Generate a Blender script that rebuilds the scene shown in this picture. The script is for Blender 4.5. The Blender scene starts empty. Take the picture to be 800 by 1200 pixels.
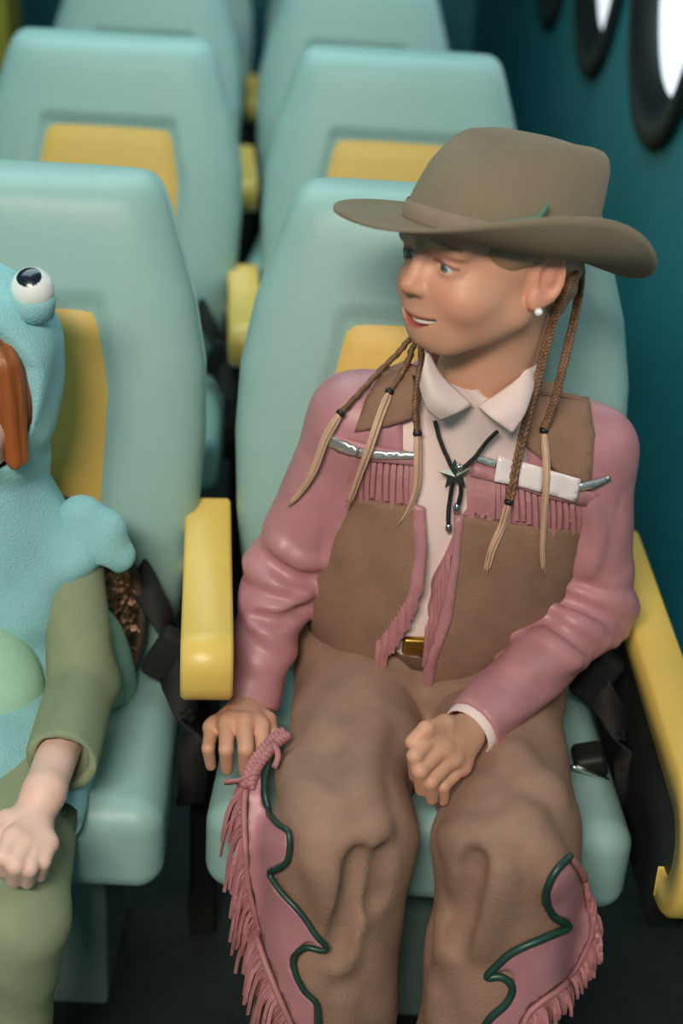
import bpy, bmesh, math, random
import numpy as np
from mathutils import Vector, Matrix
from mathutils.bvhtree import BVHTree
from mathutils.geometry import delaunay_2d_cdt

# ------------------------------------------------------------------ camera
CAM = np.array([-.1536, -1.6358, 1.4127]); YAW, PITCH, ROLL = .0306, .4688, .0632
FPX = 1667.0                                   # focal length in pixels of the 800x1200 frame
_fw = np.array([math.sin(YAW)*math.cos(PITCH), math.cos(YAW)*math.cos(PITCH), -math.sin(PITCH)])
_r = np.array([math.cos(YAW), -math.sin(YAW), 0.0]); _u = np.cross(_r, _fw)
_r, _u = _r*math.cos(ROLL)+_u*math.sin(ROLL), -_r*math.sin(ROLL)+_u*math.cos(ROLL)
def ray(a, b): return _fw*FPX+_r*(a-400)-_u*(b-600)
def P(a, b, y):                                # pixel + world depth y -> point
    d = ray(a, b); return CAM+d*((y-CAM[1])/d[1])
def PZ(a, b, z):
    d = ray(a, b); return CAM+d*((z-CAM[2])/d[2])

sc = bpy.context.scene
C = sc.collection
cam = bpy.data.cameras.new('camera'); camo = bpy.data.objects.new('camera', cam); C.objects.link(camo)
cam.sensor_fit = 'HORIZONTAL'; cam.sensor_width = 24.0; cam.lens = FPX/800*24.0
camo.matrix_world = Matrix(((_r[0], _u[0], -_fw[0], CAM[0]), (_r[1], _u[1], -_fw[1], CAM[1]), (_r[2], _u[2], -_fw[2], CAM[2]), (0, 0, 0, 1)))
cam.clip_start = .02
cam.dof.use_dof = True; cam.dof.focus_distance = 1.47; cam.dof.aperture_fstop = 2.8
sc.camera = camo

# ------------------------------------------------------------------ light
w = bpy.data.worlds.new('world'); sc.world = w; w.use_nodes = True
w.node_tree.nodes['Background'].inputs[0].default_value = (.30, .42, .42, 1)
w.node_tree.nodes['Background'].inputs[1].default_value = .42
def area(name, loc, target, size, power, col, sy=None):
    l = bpy.data.lights.new(name, 'AREA'); l.energy = power; l.color = col; l.size = size
    if sy: l.shape = 'RECTANGLE'; l.size_y = sy
    o = bpy.data.objects.new(name, l); C.objects.link(o); o.location = loc
    o.rotation_euler = (Vector(target)-Vector(loc)).to_track_quat('-Z', 'Y').to_euler()
    return o
area('added_key_light_offscreen', (-.60, -2.30, 2.36), (-.28, -.2, .65), .9, 78, (1, .92, .80), .5)   # unseen key light, added for the flash-like light from the camera's upper left
area('ceiling_lamp_offscreen', (-.5, 1.0, 2.32), (-.4, 1.2, 0), 1.2, 26, (.70, .97, 1.0), 2.6)
sc.view_settings.view_transform = 'Standard'; sc.view_settings.look = 'None'
sc.view_settings.exposure = 0.25; sc.view_settings.gamma = 1.0
try: sc.view_settings.use_curve_mapping = False
except Exception: pass

# ------------------------------------------------------------------ helpers
def srgb(r, g, b):
    f = lambda c: (c/255/12.92 if c/255 <= .04045 else ((c/255+.055)/1.055)**2.4)
    return (f(r), f(g), f(b), 1)
def mat(name, col, rough=.6, var=.12, vscale=18, bump=.0, bscale=300, metal=0, sheen=0, spec=.5, attr=None, col2=None, coat=0, emit=0, aniso=None, stretch=None, sss=0):
    m = bpy.data.materials.new(name); m.use_nodes = True; nt = m.node_tree; N = nt.nodes; L = nt.links
    b = N['Principled BSDF']; I = b.inputs
    I['Roughness'].default_value = rough; I['Metallic'].default_value = metal; I['Specular IOR Level'].default_value = spec
    if sheen: I['Sheen Weight'].default_value = sheen; I['Sheen Roughness'].default_value = .4; I['Sheen Tint'].default_value = col
    if coat: I['Coat Weight'].default_value = coat; I['Coat Roughness'].default_value = .12
    if sss:
        I['Subsurface Weight'].default_value = sss; I['Subsurface Radius'].default_value = (.010, .004, .002); I['Subsurface Scale'].default_value = .6
    tc = N.new('ShaderNodeTexCoord'); mp = N.new('ShaderNodeMapping'); L.new(tc.outputs['Object'], mp.inputs[0])
    if stretch: mp.inputs['Scale'].default_value = stretch
    nz = N.new('ShaderNodeTexNoise'); nz.inputs['Scale'].default_value = vscale; nz.inputs['Detail'].default_value = 5; L.new(mp.outputs[0], nz.inputs['Vector'])
    mx = N.new('ShaderNodeMix'); mx.data_type = 'RGBA'
    rp = N.new('ShaderNodeValToRGB'); rp.color_ramp.elements[0].position = .32; rp.color_ramp.elements[1].position = .68
    L.new(nz.outputs[0], rp.inputs[0]); L.new(rp.outputs[0], mx.inputs[0])
    if attr:
        at = N.new('ShaderNodeAttribute'); at.attribute_name = attr
        mu = N.new('ShaderNodeMix'); mu.data_type = 'RGBA'; mu.blend_type = 'MULTIPLY'; mu.inputs[0].default_value = 1
        mx.inputs[6].default_value = (1-var, 1-var, 1-var, 1); mx.inputs[7].default_value = (1, 1, 1, 1)
        L.new(mx.outputs[2], mu.inputs[6]); L.new(at.outputs['Color'], mu.inputs[7]); L.new(mu.outputs[2], I['Base Color'])
    else:
        c2 = col2 or tuple(c*(1-var) for c in col[:3])+(1,)
        mx.inputs[6].default_value = c2; mx.inputs[7].default_value = col; L.new(mx.outputs[2], I['Base Color'])
    if bump:
        n2 = N.new('ShaderNodeTexNoise'); n2.inputs['Scale'].default_value = bscale; n2.inputs['Detail'].default_value = 4; L.new(mp.outputs[0], n2.inputs['Vector'])
        bp = N.new('ShaderNodeBump'); bp.inputs['Strength'].default_value = bump; bp.inputs['Distance'].default_value = .004
        L.new(n2.outputs[0], bp.inputs['Height']); L.new(bp.outputs[0], I['Normal'])
    if emit:
        I['Emission Strength'].default_value = emit; I['Emission Color'].default_value = col
    return m
def mesh(name, v, f, m, parent=None, smooth=True, solid=0, col=None, sub=0, off=0):
    me = bpy.data.meshes.new(name); me.from_pydata([tuple(map(float, p)) for p in v], [], [tuple(map(int, q)) for q in f]); me.update()
    if smooth: me.polygons.foreach_set('use_smooth', [True]*len(me.polygons))
    if col is not None:
        a = me.color_attributes.new('col', 'FLOAT_COLOR', 'POINT'); a.data.foreach_set('color', np.asarray(col, np.float32).ravel())
    o = bpy.data.objects.new(name, me); C.objects.link(o)
    if m: me.materials.append(m)
    if parent: o.parent = parent
    if solid:
        s = o.modifiers.new('solid', 'SOLIDIFY'); s.thickness = solid; s.offset = off
    if sub:
        s = o.modifiers.new('sub', 'SUBSURF'); s.levels = sub; s.render_levels = sub
    return o
def empty(name, loc, label, cat, group=None):
    o = bpy.data.objects.new(name, None); C.objects.link(o); o.location = loc; o['label'] = label; o['category'] = cat
    if group: o['group'] = group
    o.empty_display_size = .05
    return o
def struct(o): o['kind'] = 'structure'; return o
def stuff(o): o['kind'] = 'stuff'; return o
def join(parts):
    v = []; f = []
    for a, b in parts:
        n = len(v); v.extend([tuple(p) for p in a]); f.extend([tuple(i+n for i in q) for q in b])
    return v, f
def rbox(c, s, r, n=6, rot=None, taper=None):
    """rounded box: centre, half sizes, edge radius"""
    c = np.array(c, float); s = np.array(s, float); r = min(r, *(s*.999)); vs = []; fs = []; idx = {}
    g = np.concatenate([-1+.0*np.zeros(1), np.linspace(-1, 1, 2*n+1)[1:-1], [1]])
    def q(h):                                  # samples dense at rounded edges
        k = np.linspace(0, 1, n+1); a = np.tan(k*math.pi/4)
        return np.concatenate([-h-r*0-(a[::-1])*r, h+a*r]) if h > 1e-6 else np.concatenate([-a[::-1]*r, a[1:]*r])
    inn = s-r
    for ax in range(3):
        for sg in (-1, 1):
            i, j = (ax+1) % 3, (ax+2) % 3
            U, V = q(inn[i]), q(inn[j]); base = len(vs)
            for uu in U:
                for vv in V:
                    p = np.zeros(3); p[ax] = sg*s[ax]; p[i] = uu; p[j] = vv
                    k = np.clip(p, -inn, inn); d = p-k; L = np.linalg.norm(d)
                    p = k+d/L*r if L > 1e-9 else p
                    vs.append(p)
            nu, nv = len(U), len(V)
            for a in range(nu-1):
                for b in range(nv-1):
                    e = (base+a*nv+b, base+(a+1)*nv+b, base+(a+1)*nv+b+1, base+a*nv+b+1)
                    fs.append(e if sg > 0 else e[::-1])
    vs = np.array(vs)
    if taper is not None: vs = taper(vs)
    if rot is not None: vs = vs @ np.array(rot).T
    # weld
    key = {}; mp = []; out = []
    for p in vs+c:
        k = tuple(np.round(p, 5))
        if k not in key: key[k] = len(out); out.append(p)
        mp.append(key[k])
    return out, [tuple(mp[i] for i in q_) for q_ in fs]
def spline(pts, n):
    pts = np.array(pts, float); m = len(pts)
    t = np.linspace(0, m-1, n); out = []
    for x in t:
        i = min(int(x), m-2); u = x-i
        p0, p1, p2, p3 = pts[max(i-1, 0)], pts[i], pts[i+1], pts[min(i+2, m-1)]
        out.append(.5*((2*p1)+(-p0+p2)*u+(2*p0-5*p1+4*p2-p3)*u*u+(-p0+3*p1-3*p2+p3)*u**3))
    return np.array(out)
def frames(pts):
    T = np.gradient(pts, axis=0); T /= np.linalg.norm(T, axis=1)[:, None]+1e-12
    n = np.cross(T[0], [0.3, .2, 1]); n /= np.linalg.norm(n); Ns = []
    for t in T:
        n = n-t*np.dot(n, t); n /= np.linalg.norm(n)+1e-12; Ns.append(n.copy())
    Ns = np.array(Ns); return T, Ns, np.cross(T, Ns)
def tube(pts, r, seg=8, cap=True):
    pts = np.array(pts, float); n = len(pts); r = np.broadcast_to(np.array(r, float), (n,)) if np.ndim(r) < 2 else r
    T, A, B = frames(pts); v = []; f = []
    for i in range(n):
        for k in range(seg):
            a = 2*math.pi*k/seg; v.append(pts[i]+r[i]*(A[i]*math.cos(a)+B[i]*math.sin(a)))
    for i in range(n-1):
        for k in range(seg):
            k2 = (k+1) % seg; f.append((i*seg+k, i*seg+k2, (i+1)*seg+k2, (i+1)*seg+k))
    if cap: f.append(tuple(range(seg))[::-1]); f.append(tuple((n-1)*seg+k for k in range(seg)))
    return v, f
def ribbon(pts, wid, side, th=.0015):
    """flat strap along pts; side = width direction (vector or one per point)"""
    pts = np.array(pts, float); n = len(pts); side = np.broadcast_to(np.array(side, float), (n, 3)); wid = np.broadcast_to(np.array(wid, float), (n,))
    T = np.gradient(pts, axis=0); v = []; f = []
    for i in range(n):
        s = side[i]-T[i]*np.dot(side[i], T[i])/(np.dot(T[i], T[i])+1e-12); s /= np.linalg.norm(s)+1e-9
        nn = np.cross(s, T[i]); nn /= np.linalg.norm(nn)+1e-9
        for a, b in ((-1, -1), (1, -1), (1, 1), (-1, 1)): v.append(pts[i]+s*a*wid[i]/2+nn*b*th/2)
    for i in range(n-1):
        for k in range(4): k2 = (k+1) % 4; f.append((i*4+k, i*4+k2, i*4+4+k2, i*4+4+k))
    f.append((3, 2, 1, 0)); f.append(tuple((n-1)*4+k for k in range(4)))
    return v, f
# ------------------------------------------------------------------ the cabin
M = {}
M['carpet'] = mat('dark_carpet', srgb(26, 38, 34), .95, .4, 60, .6, 500)
M['wall'] = mat('teal_wall', srgb(36, 128, 140), .5, .12, 3, .08, 200)
M['ceil'] = mat('ceiling_panel', srgb(50, 110, 112), .7, .1, 2)
M['reveal'] = mat('window_reveal', srgb(22, 26, 28), .45, .2, 20)
M['glass'] = mat('lit_window', srgb(222, 230, 238), .3, .12, 3, emit=1.0)
M['olive'] = mat('olive_panel', srgb(160, 158, 44), .7, .2, 4)
WX = .50
def quad(name, pts, m, parent=None): return mesh(name, pts, [tuple(range(len(pts)))], m, parent, False)
def slab(name, lo, hi, m): 
    lo = np.array(lo, float); hi = np.array(hi, float)
    v, f = rbox((lo+hi)/2, (hi-lo)/2, .004, 1); return mesh(name, v, f, m, None, False)
struct(slab('floor', (-2.2, -2.6, -.06), (WX+.2, 5.2, 0), M['carpet']))
struct(slab('wall_back', (-2.2, 5.0, 0.003), (WX+.1, 5.1, 2.4), M['wall']))
struct(slab('wall_left', (-2.3, -2.6, .003), (-2.2, 5.0, 2.4), M['wall']))
struct(slab('ceiling', (-2.3, -2.6, 2.403), (WX+.2, 5.1, 2.5), M['ceil']))
# right wall with recessed oval portholes
WIN = [(-.34, 1.24), (.43, 1.24), (1.20, 1.24), (1.97, 1.24), (2.74, 1.24), (3.51, 1.24)]; WA, WB, WN = .29, .36, 40
def wall_right():
    bm = bmesh.new(); y0, y1, z0, z1 = -2.6, 5.0, .003, 2.4
    outer = [bm.verts.new((WX, y, z)) for y, z in ((y0, z0), (y1, z0), (y1, z1), (y0, z1))]
    ed = [bm.edges.new((outer[i], outer[(i+1) % 4])) for i in range(4)]
    for cy, cz in WIN:
        ring = [bm.verts.new((WX, cy+WA*math.cos(2*math.pi*k/WN), cz+WB*math.sin(2*math.pi*k/WN))) for k in range(WN)]
        ed += [bm.edges.new((ring[i], ring[(i+1) % WN])) for i in range(WN)]
    bmesh.ops.triangle_fill(bm, use_beauty=True, edges=ed, use_dissolve=False)
    me = bpy.data.meshes.new('wall_right'); bm.to_mesh(me); bm.free(); me.materials.append(M['wall'])
    o = bpy.data.objects.new('wall_right', me); C.objects.link(o); return struct(o)
wall_right()
for i, (cy, cz) in enumerate(WIN):
    prof = [(-.010, 1.18), (-.024, 1.15), (-.024, 1.06), (-.012, 1.0), (.004, .94), (.02, .90), (.03, .88)]
    v = []; f = []
    for dx, s in prof:
        for k in range(WN): a = 2*math.pi*k/WN; v.append((WX+dx, cy+WA*s*math.cos(a), cz+WB*s*math.sin(a)))
    for j in range(len(prof)-1):
        for k in range(WN): k2 = (k+1) % WN; f.append((j*WN+k, j*WN+k2, (j+1)*WN+k2, (j+1)*WN+k))
    o = struct(mesh('window_%d' % (i+1), v, f, M['reveal']))
    v = [(WX+.022, cy, cz)]+[(WX+.022, cy+WA*.92*math.cos(2*math.pi*k/WN), cz+WB*.92*math.sin(2*math.pi*k/WN)) for k in range(WN)]
    mesh('pane' if 1 < i < 5 else 'pane_offscreen', v, [(0, 1+(k+1) % WN, 1+k) for k in range(WN)], M['glass'], o, False)
o = struct(slab('trim_1', (-1.34, 3.0, .003), (-1.145, 3.2, 2.39), M['olive']))

# ------------------------------------------------------------------ seats
M['teal'] = mat('teal_vinyl', srgb(149, 184, 177), .45, .05, 6, .10, 260, spec=.45)
M['yellow'] = mat('yellow_vinyl', srgb(226, 184, 92), .5, .07, 8, .10, 260)
M['armyellow'] = mat('yellow_plastic', srgb(228, 192, 96), .38, .05, 10)
M['black'] = mat('black_panel', srgb(24, 24, 20), .6, .3, 20)
M['webbing'] = mat('black_webbing', srgb(24, 21, 19), .75, .3, 80, .3, 600)
M['pedestal'] = mat('pedestal_grey', srgb(126, 144, 136), .6, .12, 12)
M['chrome'] = mat('chrome', srgb(215, 215, 215), .18, .05, 10, metal=1)
ZW = [(.34, .185), (.40, .205), (.50, .222), (.60, .236), (.70, .242), (.78, .239), (.86, .224), (.93, .201), (.965, .190), (.985, .181), (.994, .172), (1.0, .158)]
def wz(z): return float(np.interp(z, [a for a, b in ZW], [b for a, b in ZW]))
def yfront(z): return -.125*(1-z)/.6
def smooth(a, b, x): t = np.clip((x-a)/(b-a), 0, 1); return t*t*(3-2*t)
def inset_sd(x, z):                            # distance-like value inside the yellow panel outline
    hw = np.interp(z, [.42, .60, .76, .86], [.113, .127, .136, .117]); return min(hw-abs(x), .862-z, z-.43)
def backrest():
    S = np.concatenate([-np.cos(np.linspace(0, math.pi/2, 9))[:-1]*.12-.88, np.linspace(-.88, .88, 49), np.sin(np.linspace(0, math.pi/2, 9))[1:]*.12+.88])
    Z = np.concatenate([.34+.03*(1-np.cos(np.linspace(0, math.pi/2, 6)))[:-1], np.linspace(.37, .97, 61), .97+.03*np.sin(np.linspace(0, math.pi/2, 8))[1:]])
    v = []; f = []; ns, nz = len(S), len(Z)
    for side in (0, 1):
        for z in Z:
            t = (z-.34)/.66*2-1; wd = wz(z)
            for s in S:
                e = ((1-abs(s)**10)*(1-abs(t)**26)); e = max(e, 0)**.42
                x = wd*s; y0 = yfront(z)+.05
                if side == 0:
                    y = y0-.052*e-.010*math.cos(s*1.5)*e
                    y += .009*float(smooth(-.004, .005, inset_sd(x, z)))
                else: y = y0+.045*e
                v.append((x, y, z))
    n = ns*nz
    for i in range(nz-1):
        for j in range(ns-1):
            a = i*ns+j; f.append((a, a+1, a+ns+1, a+ns)); f.append((n+a, n+a+ns, n+a+ns+1, n+a+1))
    for j in range(ns-1):
        f.append((j, n+j, n+j+1, j+1)); a = (nz-1)*ns+j; f.append((a, a+1, n+a+1, n+a))
    for i in range(nz-1):
        a = i*ns; f.append((a, a+ns, n+a+ns, n+a)); a = i*ns+ns-1; f.append((a, n+a, n+a+ns, a+ns))
    return v, f
def inset():
    nx, nz = 21, 25; v = []; f = []
    for i in range(nz):
        z = .436+(.857-.436)*i/(nz-1); hw = float(np.interp(z, [.42, .60, .76, .86], [.113, .127, .136, .117]))-.004
        for j in range(nx):
            s = -1+2*j/(nx-1); t = -1+2*i/(nz-1); e = max((1-abs(s)**10)*(1-abs(t)**14), 0)**.5
            x = hw*s*(1-.06*max(0, (abs(t)-.93)/.07)**2); v.append((x, yfront(z)+.003-.009*e-.004*math.cos(s*1.5), z))
    for i in range(nz-1):
        for j in range(nx-1): a = i*nx+j; f.append((a, a+1, a+nx+1, a+nx))
    return v, f
def cushion():
    def tp(p):
        p = np.array(p); t = (p[:, 1]+.17)/.34     # 0 front .. 1 rear
        p[:, 0] *= 1-.05*t; top = p[:, 2] > 0
        p[:, 2] += np.where(top, .010*np.cos(p[:, 0]/.24*1.4)-.012*t, 0)+np.where(~top, .02*t, 0)
        return p
    return rbox((0, -.255, .366), (.236, .17, .058), .032, 5, taper=tp)
def D_loop(y0, y1, zt, zb, rf, x, wd, th, n=14, under=True):
    """arm loop profile in the y-z plane: over the top, round the front and back underneath"""
    pts = [(y1, zt)]+[(y0+rf, zt)]
    pts += [(y0+rf-rf*math.sin(a), zt-rf+rf*math.cos(a)) for a in np.linspace(.15, math.pi/2, n)]
    pts += [(y0+rf-rf*math.cos(a), zb+rf-rf*math.sin(a)) for a in np.linspace(.0, math.pi/2, n)][1:]
    if under: pts += [(y1, zb)]
    return pts
def arm(y0, y1, zt, zb, rf, wd, th, under=True):
    prof = D_loop(y0, y1, zt, zb, rf, 0, wd, th, 14, under); c = np.array([(a, b) for a, b in prof])
    T = np.gradient(c, axis=0); T /= np.linalg.norm(T, axis=1)[:, None]; nrm = np.stack([-T[:, 1], T[:, 0]], 1)
    mid = c.mean(0); sg = np.sign(((c-mid)*nrm).sum(1)); sg[sg == 0] = 1; nrm *= sg[:, None]
    ring = [(-1, 0), (-.93, .5), (-.8, 0.0), (.8, 0.0), (.93, .5), (1, 0)]
    v = []; f = []; sec = [(-wd/2, -th), (-wd/2, -.004), (-wd/2+.004, 0), (wd/2-.004, 0), (wd/2, -.004), (wd/2, -th)]
    for p, nn in zip(c, nrm):
        for sx, so in sec: v.append((sx, p[0]+nn[0]*so, p[1]+nn[1]*so))
    k = len(sec)
    for i in range(len(c)-1):
        for j in range(k): j2 = (j+1) % k; f.append((i*k+j, i*k+j2, (i+1)*k+j2, (i+1)*k+j))
    f.append(tuple(range(k))); f.append(tuple((len(c)-1)*k+j for j in range(k))[::-1])
    inner = [(p[0]-nn[0]*th*.7, p[1]-nn[1]*th*.7) for p, nn in zip(c, nrm)]
    if not under: inner.append((y1, zb-.06)); inner[-2] = (inner[-2][0]+.02, zb-.06)
    n = len(inner); hw = wd/2-.006; pv = [(-hw, a, b) for a, b in inner]+[(hw, a, b) for a, b in inner]
    pf = [tuple(range(n)), tuple(range(2*n-1, n-1, -1))]+[(i, n+i, n+(i+1) % n, (i+1) % n) for i in range(n)]
    return (v, f), (pv, pf)
def belt(seed):
    rnd = random.Random(seed); pts = [(.172, -.115, .555), (.186, -.145, .535), (.205, -.165, .512), (.212, -.185, .485), (.220, -.205, .462), (.238, -.235, .44), (.252, -.262, .40), (.253, -.27, .35), (.250, -.265, .315)]
    p = spline(pts, 40); sd = [(math.sin(i*.22), .35, math.cos(i*.22)) for i in range(40)]
    a = ribbon(p, .034, sd, .003)
    b = rbox((.214, -.19, .478), (.020, .014, .034), .008, 2, rot=Matrix.Rotation(.5, 3, 'Y'))
    return join([a, b])
SEAT = {}
def make_seat(label, group, loc, yaw, end=False):
    r = empty('cabin_seat', loc, label, 'seat', group); r.rotation_euler.z = yaw
    def part(nm, key, fn, m, par=r, smooth=True):
        if key not in SEAT: v, f = fn(); SEAT[key] = mesh(nm, v, f, m, par, smooth); return SEAT[key]
        o = SEAT[key].copy(); C.objects.link(o); o.parent = par; return o
    bk = part('backrest', 'back', backrest, M['teal'])
    part('back_panel', 'inset', inset, M['yellow'], bk)
    part('cushion', 'cush', cushion, M['teal'])
    part('pedestal', 'ped', lambda: rbox((0, -.19, .155), (.15, .10, .153), .008, 1), M['pedestal'], smooth=False)
    part('seat_belt', 'belt', lambda: belt(1), M['webbing'])
    if end:
        A = arm(-.55, .06, .55, .385, .08, .05, .04, False); key = 'e'; ax = .272
    else:
        A = arm(-.375, -.02, .605, .525, .036, .056, .02); key = 'm'; ax = .2445
    a = part('armrest', 'arm'+key, lambda: A[0], M['armyellow']); a.location = (ax, 0, 0); a.rotation_euler.z = 0 if end else .085
    part('arm_core', 'core'+key, lambda: A[1], M['black'], a, False)
    if not end: part('arm_post', 'post', lambda: rbox((0, -.10, .275), (.018, .06, .27), .005, 1), M['black'], a, False)
    return r
SX, SY = .5197, .9937
ROWX = [0, -.016, -.075, -.1, -.12]
rows = ['where the child in the pink western jacket sits', 'directly behind the child in the pink western jacket', 'two rows behind the child in the pink western jacket', 'three rows behind the child in the pink western jacket']
rowl = ['where the child in the blue hooded costume sits', 'directly behind the child in the blue hooded costume', 'two rows behind the child in the blue hooded costume', 'three rows behind the child in the blue hooded costume']
for i in range(4):
    make_seat('teal seat with yellow back panel '+rows[i], 'teal cabin seats', (ROWX[i], SY*i, 0), -.02, True)
    make_seat('teal seat with yellow back panel '+rowl[i], 'teal cabin seats', (ROWX[i]-SX, SY*i, 0), -.007)

# lap-belt buckle lying on the cushion beside the hip
first = [o for o in C.objects if o.name == 'cabin_seat'][0]
bp_ = P(690, 893, -.295)
v, f = join([rbox(bp_+np.array([0, .0, .002]), (.019, .020, .016), .008, 3, rot=Matrix.Rotation(-.25, 3, 'Y')), rbox(bp_+np.array([-.002, -.012, -.014]), (.015, .012, .010), .005, 2)])
bk_ = mesh('belt_buckle', v, f, M['black'], first); bk_.matrix_parent_inverse = Matrix.Rotation(.02, 4, 'Z')
v, f = tube([P(664, 897, -.327), P(676, 900, -.328), P(692, 905, -.328), P(704, 909, -.325), P(713, 913, -.322)], [.002, .0036, .0036, .0036, .0012], 10); mesh('chrome_latch', v, f, M['chrome'], bk_)
# ------------------------------------------------------------------ implicit-surface toolkit (bodies and cloth as one continuous skin)
def axis(lo, hi, h, fine=()):
    a = [lo]
    while a[-1] < hi:
        hh = h
        for f0, f1, fh in fine:
            if f0 <= a[-1] < f1: hh = fh
        a.append(a[-1]+hh)
    return np.array(a, np.float32)
class Field:
    def __init__(s, xs, ys, zs): s.ax = (xs, ys, zs); s.F = np.full((len(xs), len(ys), len(zs)), .06, np.float32)
    def blk(s, lo, hi):
        sl = []
        for a, l, h in zip(s.ax, lo, hi):
            i = max(int(np.searchsorted(a, l))-1, 0); j = min(int(np.searchsorted(a, h))+1, len(a)); sl.append(slice(i, max(j, i+1)))
        g = np.meshgrid(*[a[q] for a, q in zip(s.ax, sl)], indexing='ij', sparse=True)
        return tuple(sl), g
    def put(s, sl, d, k, mode):
        A = s.F[sl]
        if mode == 'u':
            if k > 0: h = np.clip(.5+.5*(A-d)/k, 0, 1); s.F[sl] = A*(1-h)+d*h-k*h*(1-h)
            else: s.F[sl] = np.minimum(A, d)
        elif mode == 's':
            if k > 0: h = np.clip(.5-.5*(A+d)/k, 0, 1); s.F[sl] = A*(1-h)-d*h+k*h*(1-h)
            else: s.F[sl] = np.maximum(A, -d)
        elif mode == 'i': s.F[sl] = np.maximum(A, d)
    def cap(s, a, b, ra, rb=None, k=.0, mode='u'):
        rb = ra if rb is None else rb; a = np.array(a, float); b = np.array(b, float); R = max(ra, rb)+k+.012
        sl, (x, y, z) = s.blk(np.minimum(a, b)-R, np.maximum(a, b)+R); ba = b-a; L = float(ba@ba)+1e-12
        t = np.clip(((x-a[0])*ba[0]+(y-a[1])*ba[1]+(z-a[2])*ba[2])/L, 0, 1)
        d = np.sqrt((x-a[0]-t*ba[0])**2+(y-a[1]-t*ba[1])**2+(z-a[2]-t*ba[2])**2)-(ra+(rb-ra)*t)
        s.put(sl, d.astype(np.float32), k, mode)
    def chain(s, pts, rs, k=.0, mode='u'):
        for i in range(len(pts)-1): s.cap(pts[i], pts[i+1], rs[i], rs[i+1], k, mode)
    def ell(s, c, r, k=0., mode='u', R=None):
        c = np.array(c, float); r = np.array(r, float); R = np.eye(3) if R is None else np.array(R)   # columns = local axes
        ext = np.sqrt(((R*r)**2).sum(1))+k+.012
        sl, (x, y, z) = s.blk(c-ext, c+ext); x = x-c[0]; y = y-c[1]; z = z-c[2]
        q = [x*R[0, i]+y*R[1, i]+z*R[2, i] for i in range(3)]
        k0 = np.sqrt(sum((q[i]/r[i])**2 for i in range(3))); k1 = np.sqrt(sum((q[i]/r[i]**2)**2 for i in range(3)))+1e-6
        s.put(sl, (k0*(k0-1)/k1).astype(np.float32), k, mode)
    def fn(s, lo, hi, f, k=0., mode='u'):
        sl, (x, y, z) = s.blk(np.array(lo), np.array(hi)); s.put(sl, np.asarray(f(x, y, z)+0*(x+y+z), np.float32), k, mode)
    def disp(s, lo, hi, f):
        sl, (x, y, z) = s.blk(np.array(lo), np.array(hi)); s.F[sl] += np.asarray(f(x, y, z), np.float32)
    def mesh(s):
        F = s.F; ins = F < 0; nx, ny, nz = F.shape
        cnt = np.zeros((nx-1, ny-1, nz-1), np.int8)
        for i in (0, 1):
            for j in (0, 1):
                for k in (0, 1): cnt += ins[i:nx-1+i, j:ny-1+j, k:nz-1+k]
        ci = np.argwhere((cnt > 0) & (cnt < 8)); idx = np.full(cnt.shape, -1, np.int32); idx[tuple(ci.T)] = np.arange(len(ci))
        off = [(i, j, k) for i in (0, 1) for j in (0, 1) for k in (0, 1)]
        val = np.stack([F[ci[:, 0]+o[0], ci[:, 1]+o[1], ci[:, 2]+o[2]] for o in off], 1)
        pos = np.stack([np.stack([s.ax[a][ci[:, a]+o[a]] for a in range(3)], 1) for o in off], 1)
        acc = np.zeros((len(ci), 3)); n = np.zeros(len(ci))
        for p in range(8):
            for q in range(p+1, 8):
                if sum(abs(off[p][a]-off[q][a]) for a in range(3)) != 1: continue
                m = (val[:, p] < 0) != (val[:, q] < 0); t = val[m, p]/(val[m, p]-val[m, q])
                acc[m] += pos[m, p]+(pos[m, q]-pos[m, p])*t[:, None]; n[m] += 1
        V = acc/n[:, None]; Q = []
        for a in range(3):
            b, c = (a+1) % 3, (a+2) % 3
            s0 = [slice(None)]*3; s1 = [slice(None)]*3; s0[a] = slice(0, -1); s1[a] = slice(1, None)
            for w_ in (s0, s1): w_[b] = slice(1, -1); w_[c] = slice(1, -1)
            i0, i1 = ins[tuple(s0)], ins[tuple(s1)]
            e = np.argwhere(i0 != i1); fl = i0[tuple(e.T)]; e = e.copy(); e[:, b] += 1; e[:, c] += 1
            def cell(db, dc): g = e.copy(); g[:, b] -= db; g[:, c] -= dc; return idx[tuple(g.T)]
            q4 = np.stack([cell(1, 1), cell(0, 1), cell(0, 0), cell(1, 0)], 1); q4[~fl] = q4[~fl][:, ::-1]; Q.append(q4)
        Q = np.concatenate(Q); Q = Q[(Q >= 0).all(1)]
        return V, Q
def relax(V, Q, it=2, lam=.5):
    V = V.copy(); e = np.concatenate([Q[:, [0, 1]], Q[:, [1, 2]], Q[:, [2, 3]], Q[:, [3, 0]]])
    for _ in range(it):
        for l in (lam, -lam*1.03):
            s = np.zeros_like(V); n = np.zeros(len(V))
            for a, b in ((0, 1), (1, 0)):
                for k in range(3): s[:, k] += np.bincount(e[:, a], V[e[:, b], k], len(V))
                n += np.bincount(e[:, a], minlength=len(V))
            V += l*(s/np.maximum(n, 1)[:, None]-V)
    return V
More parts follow.
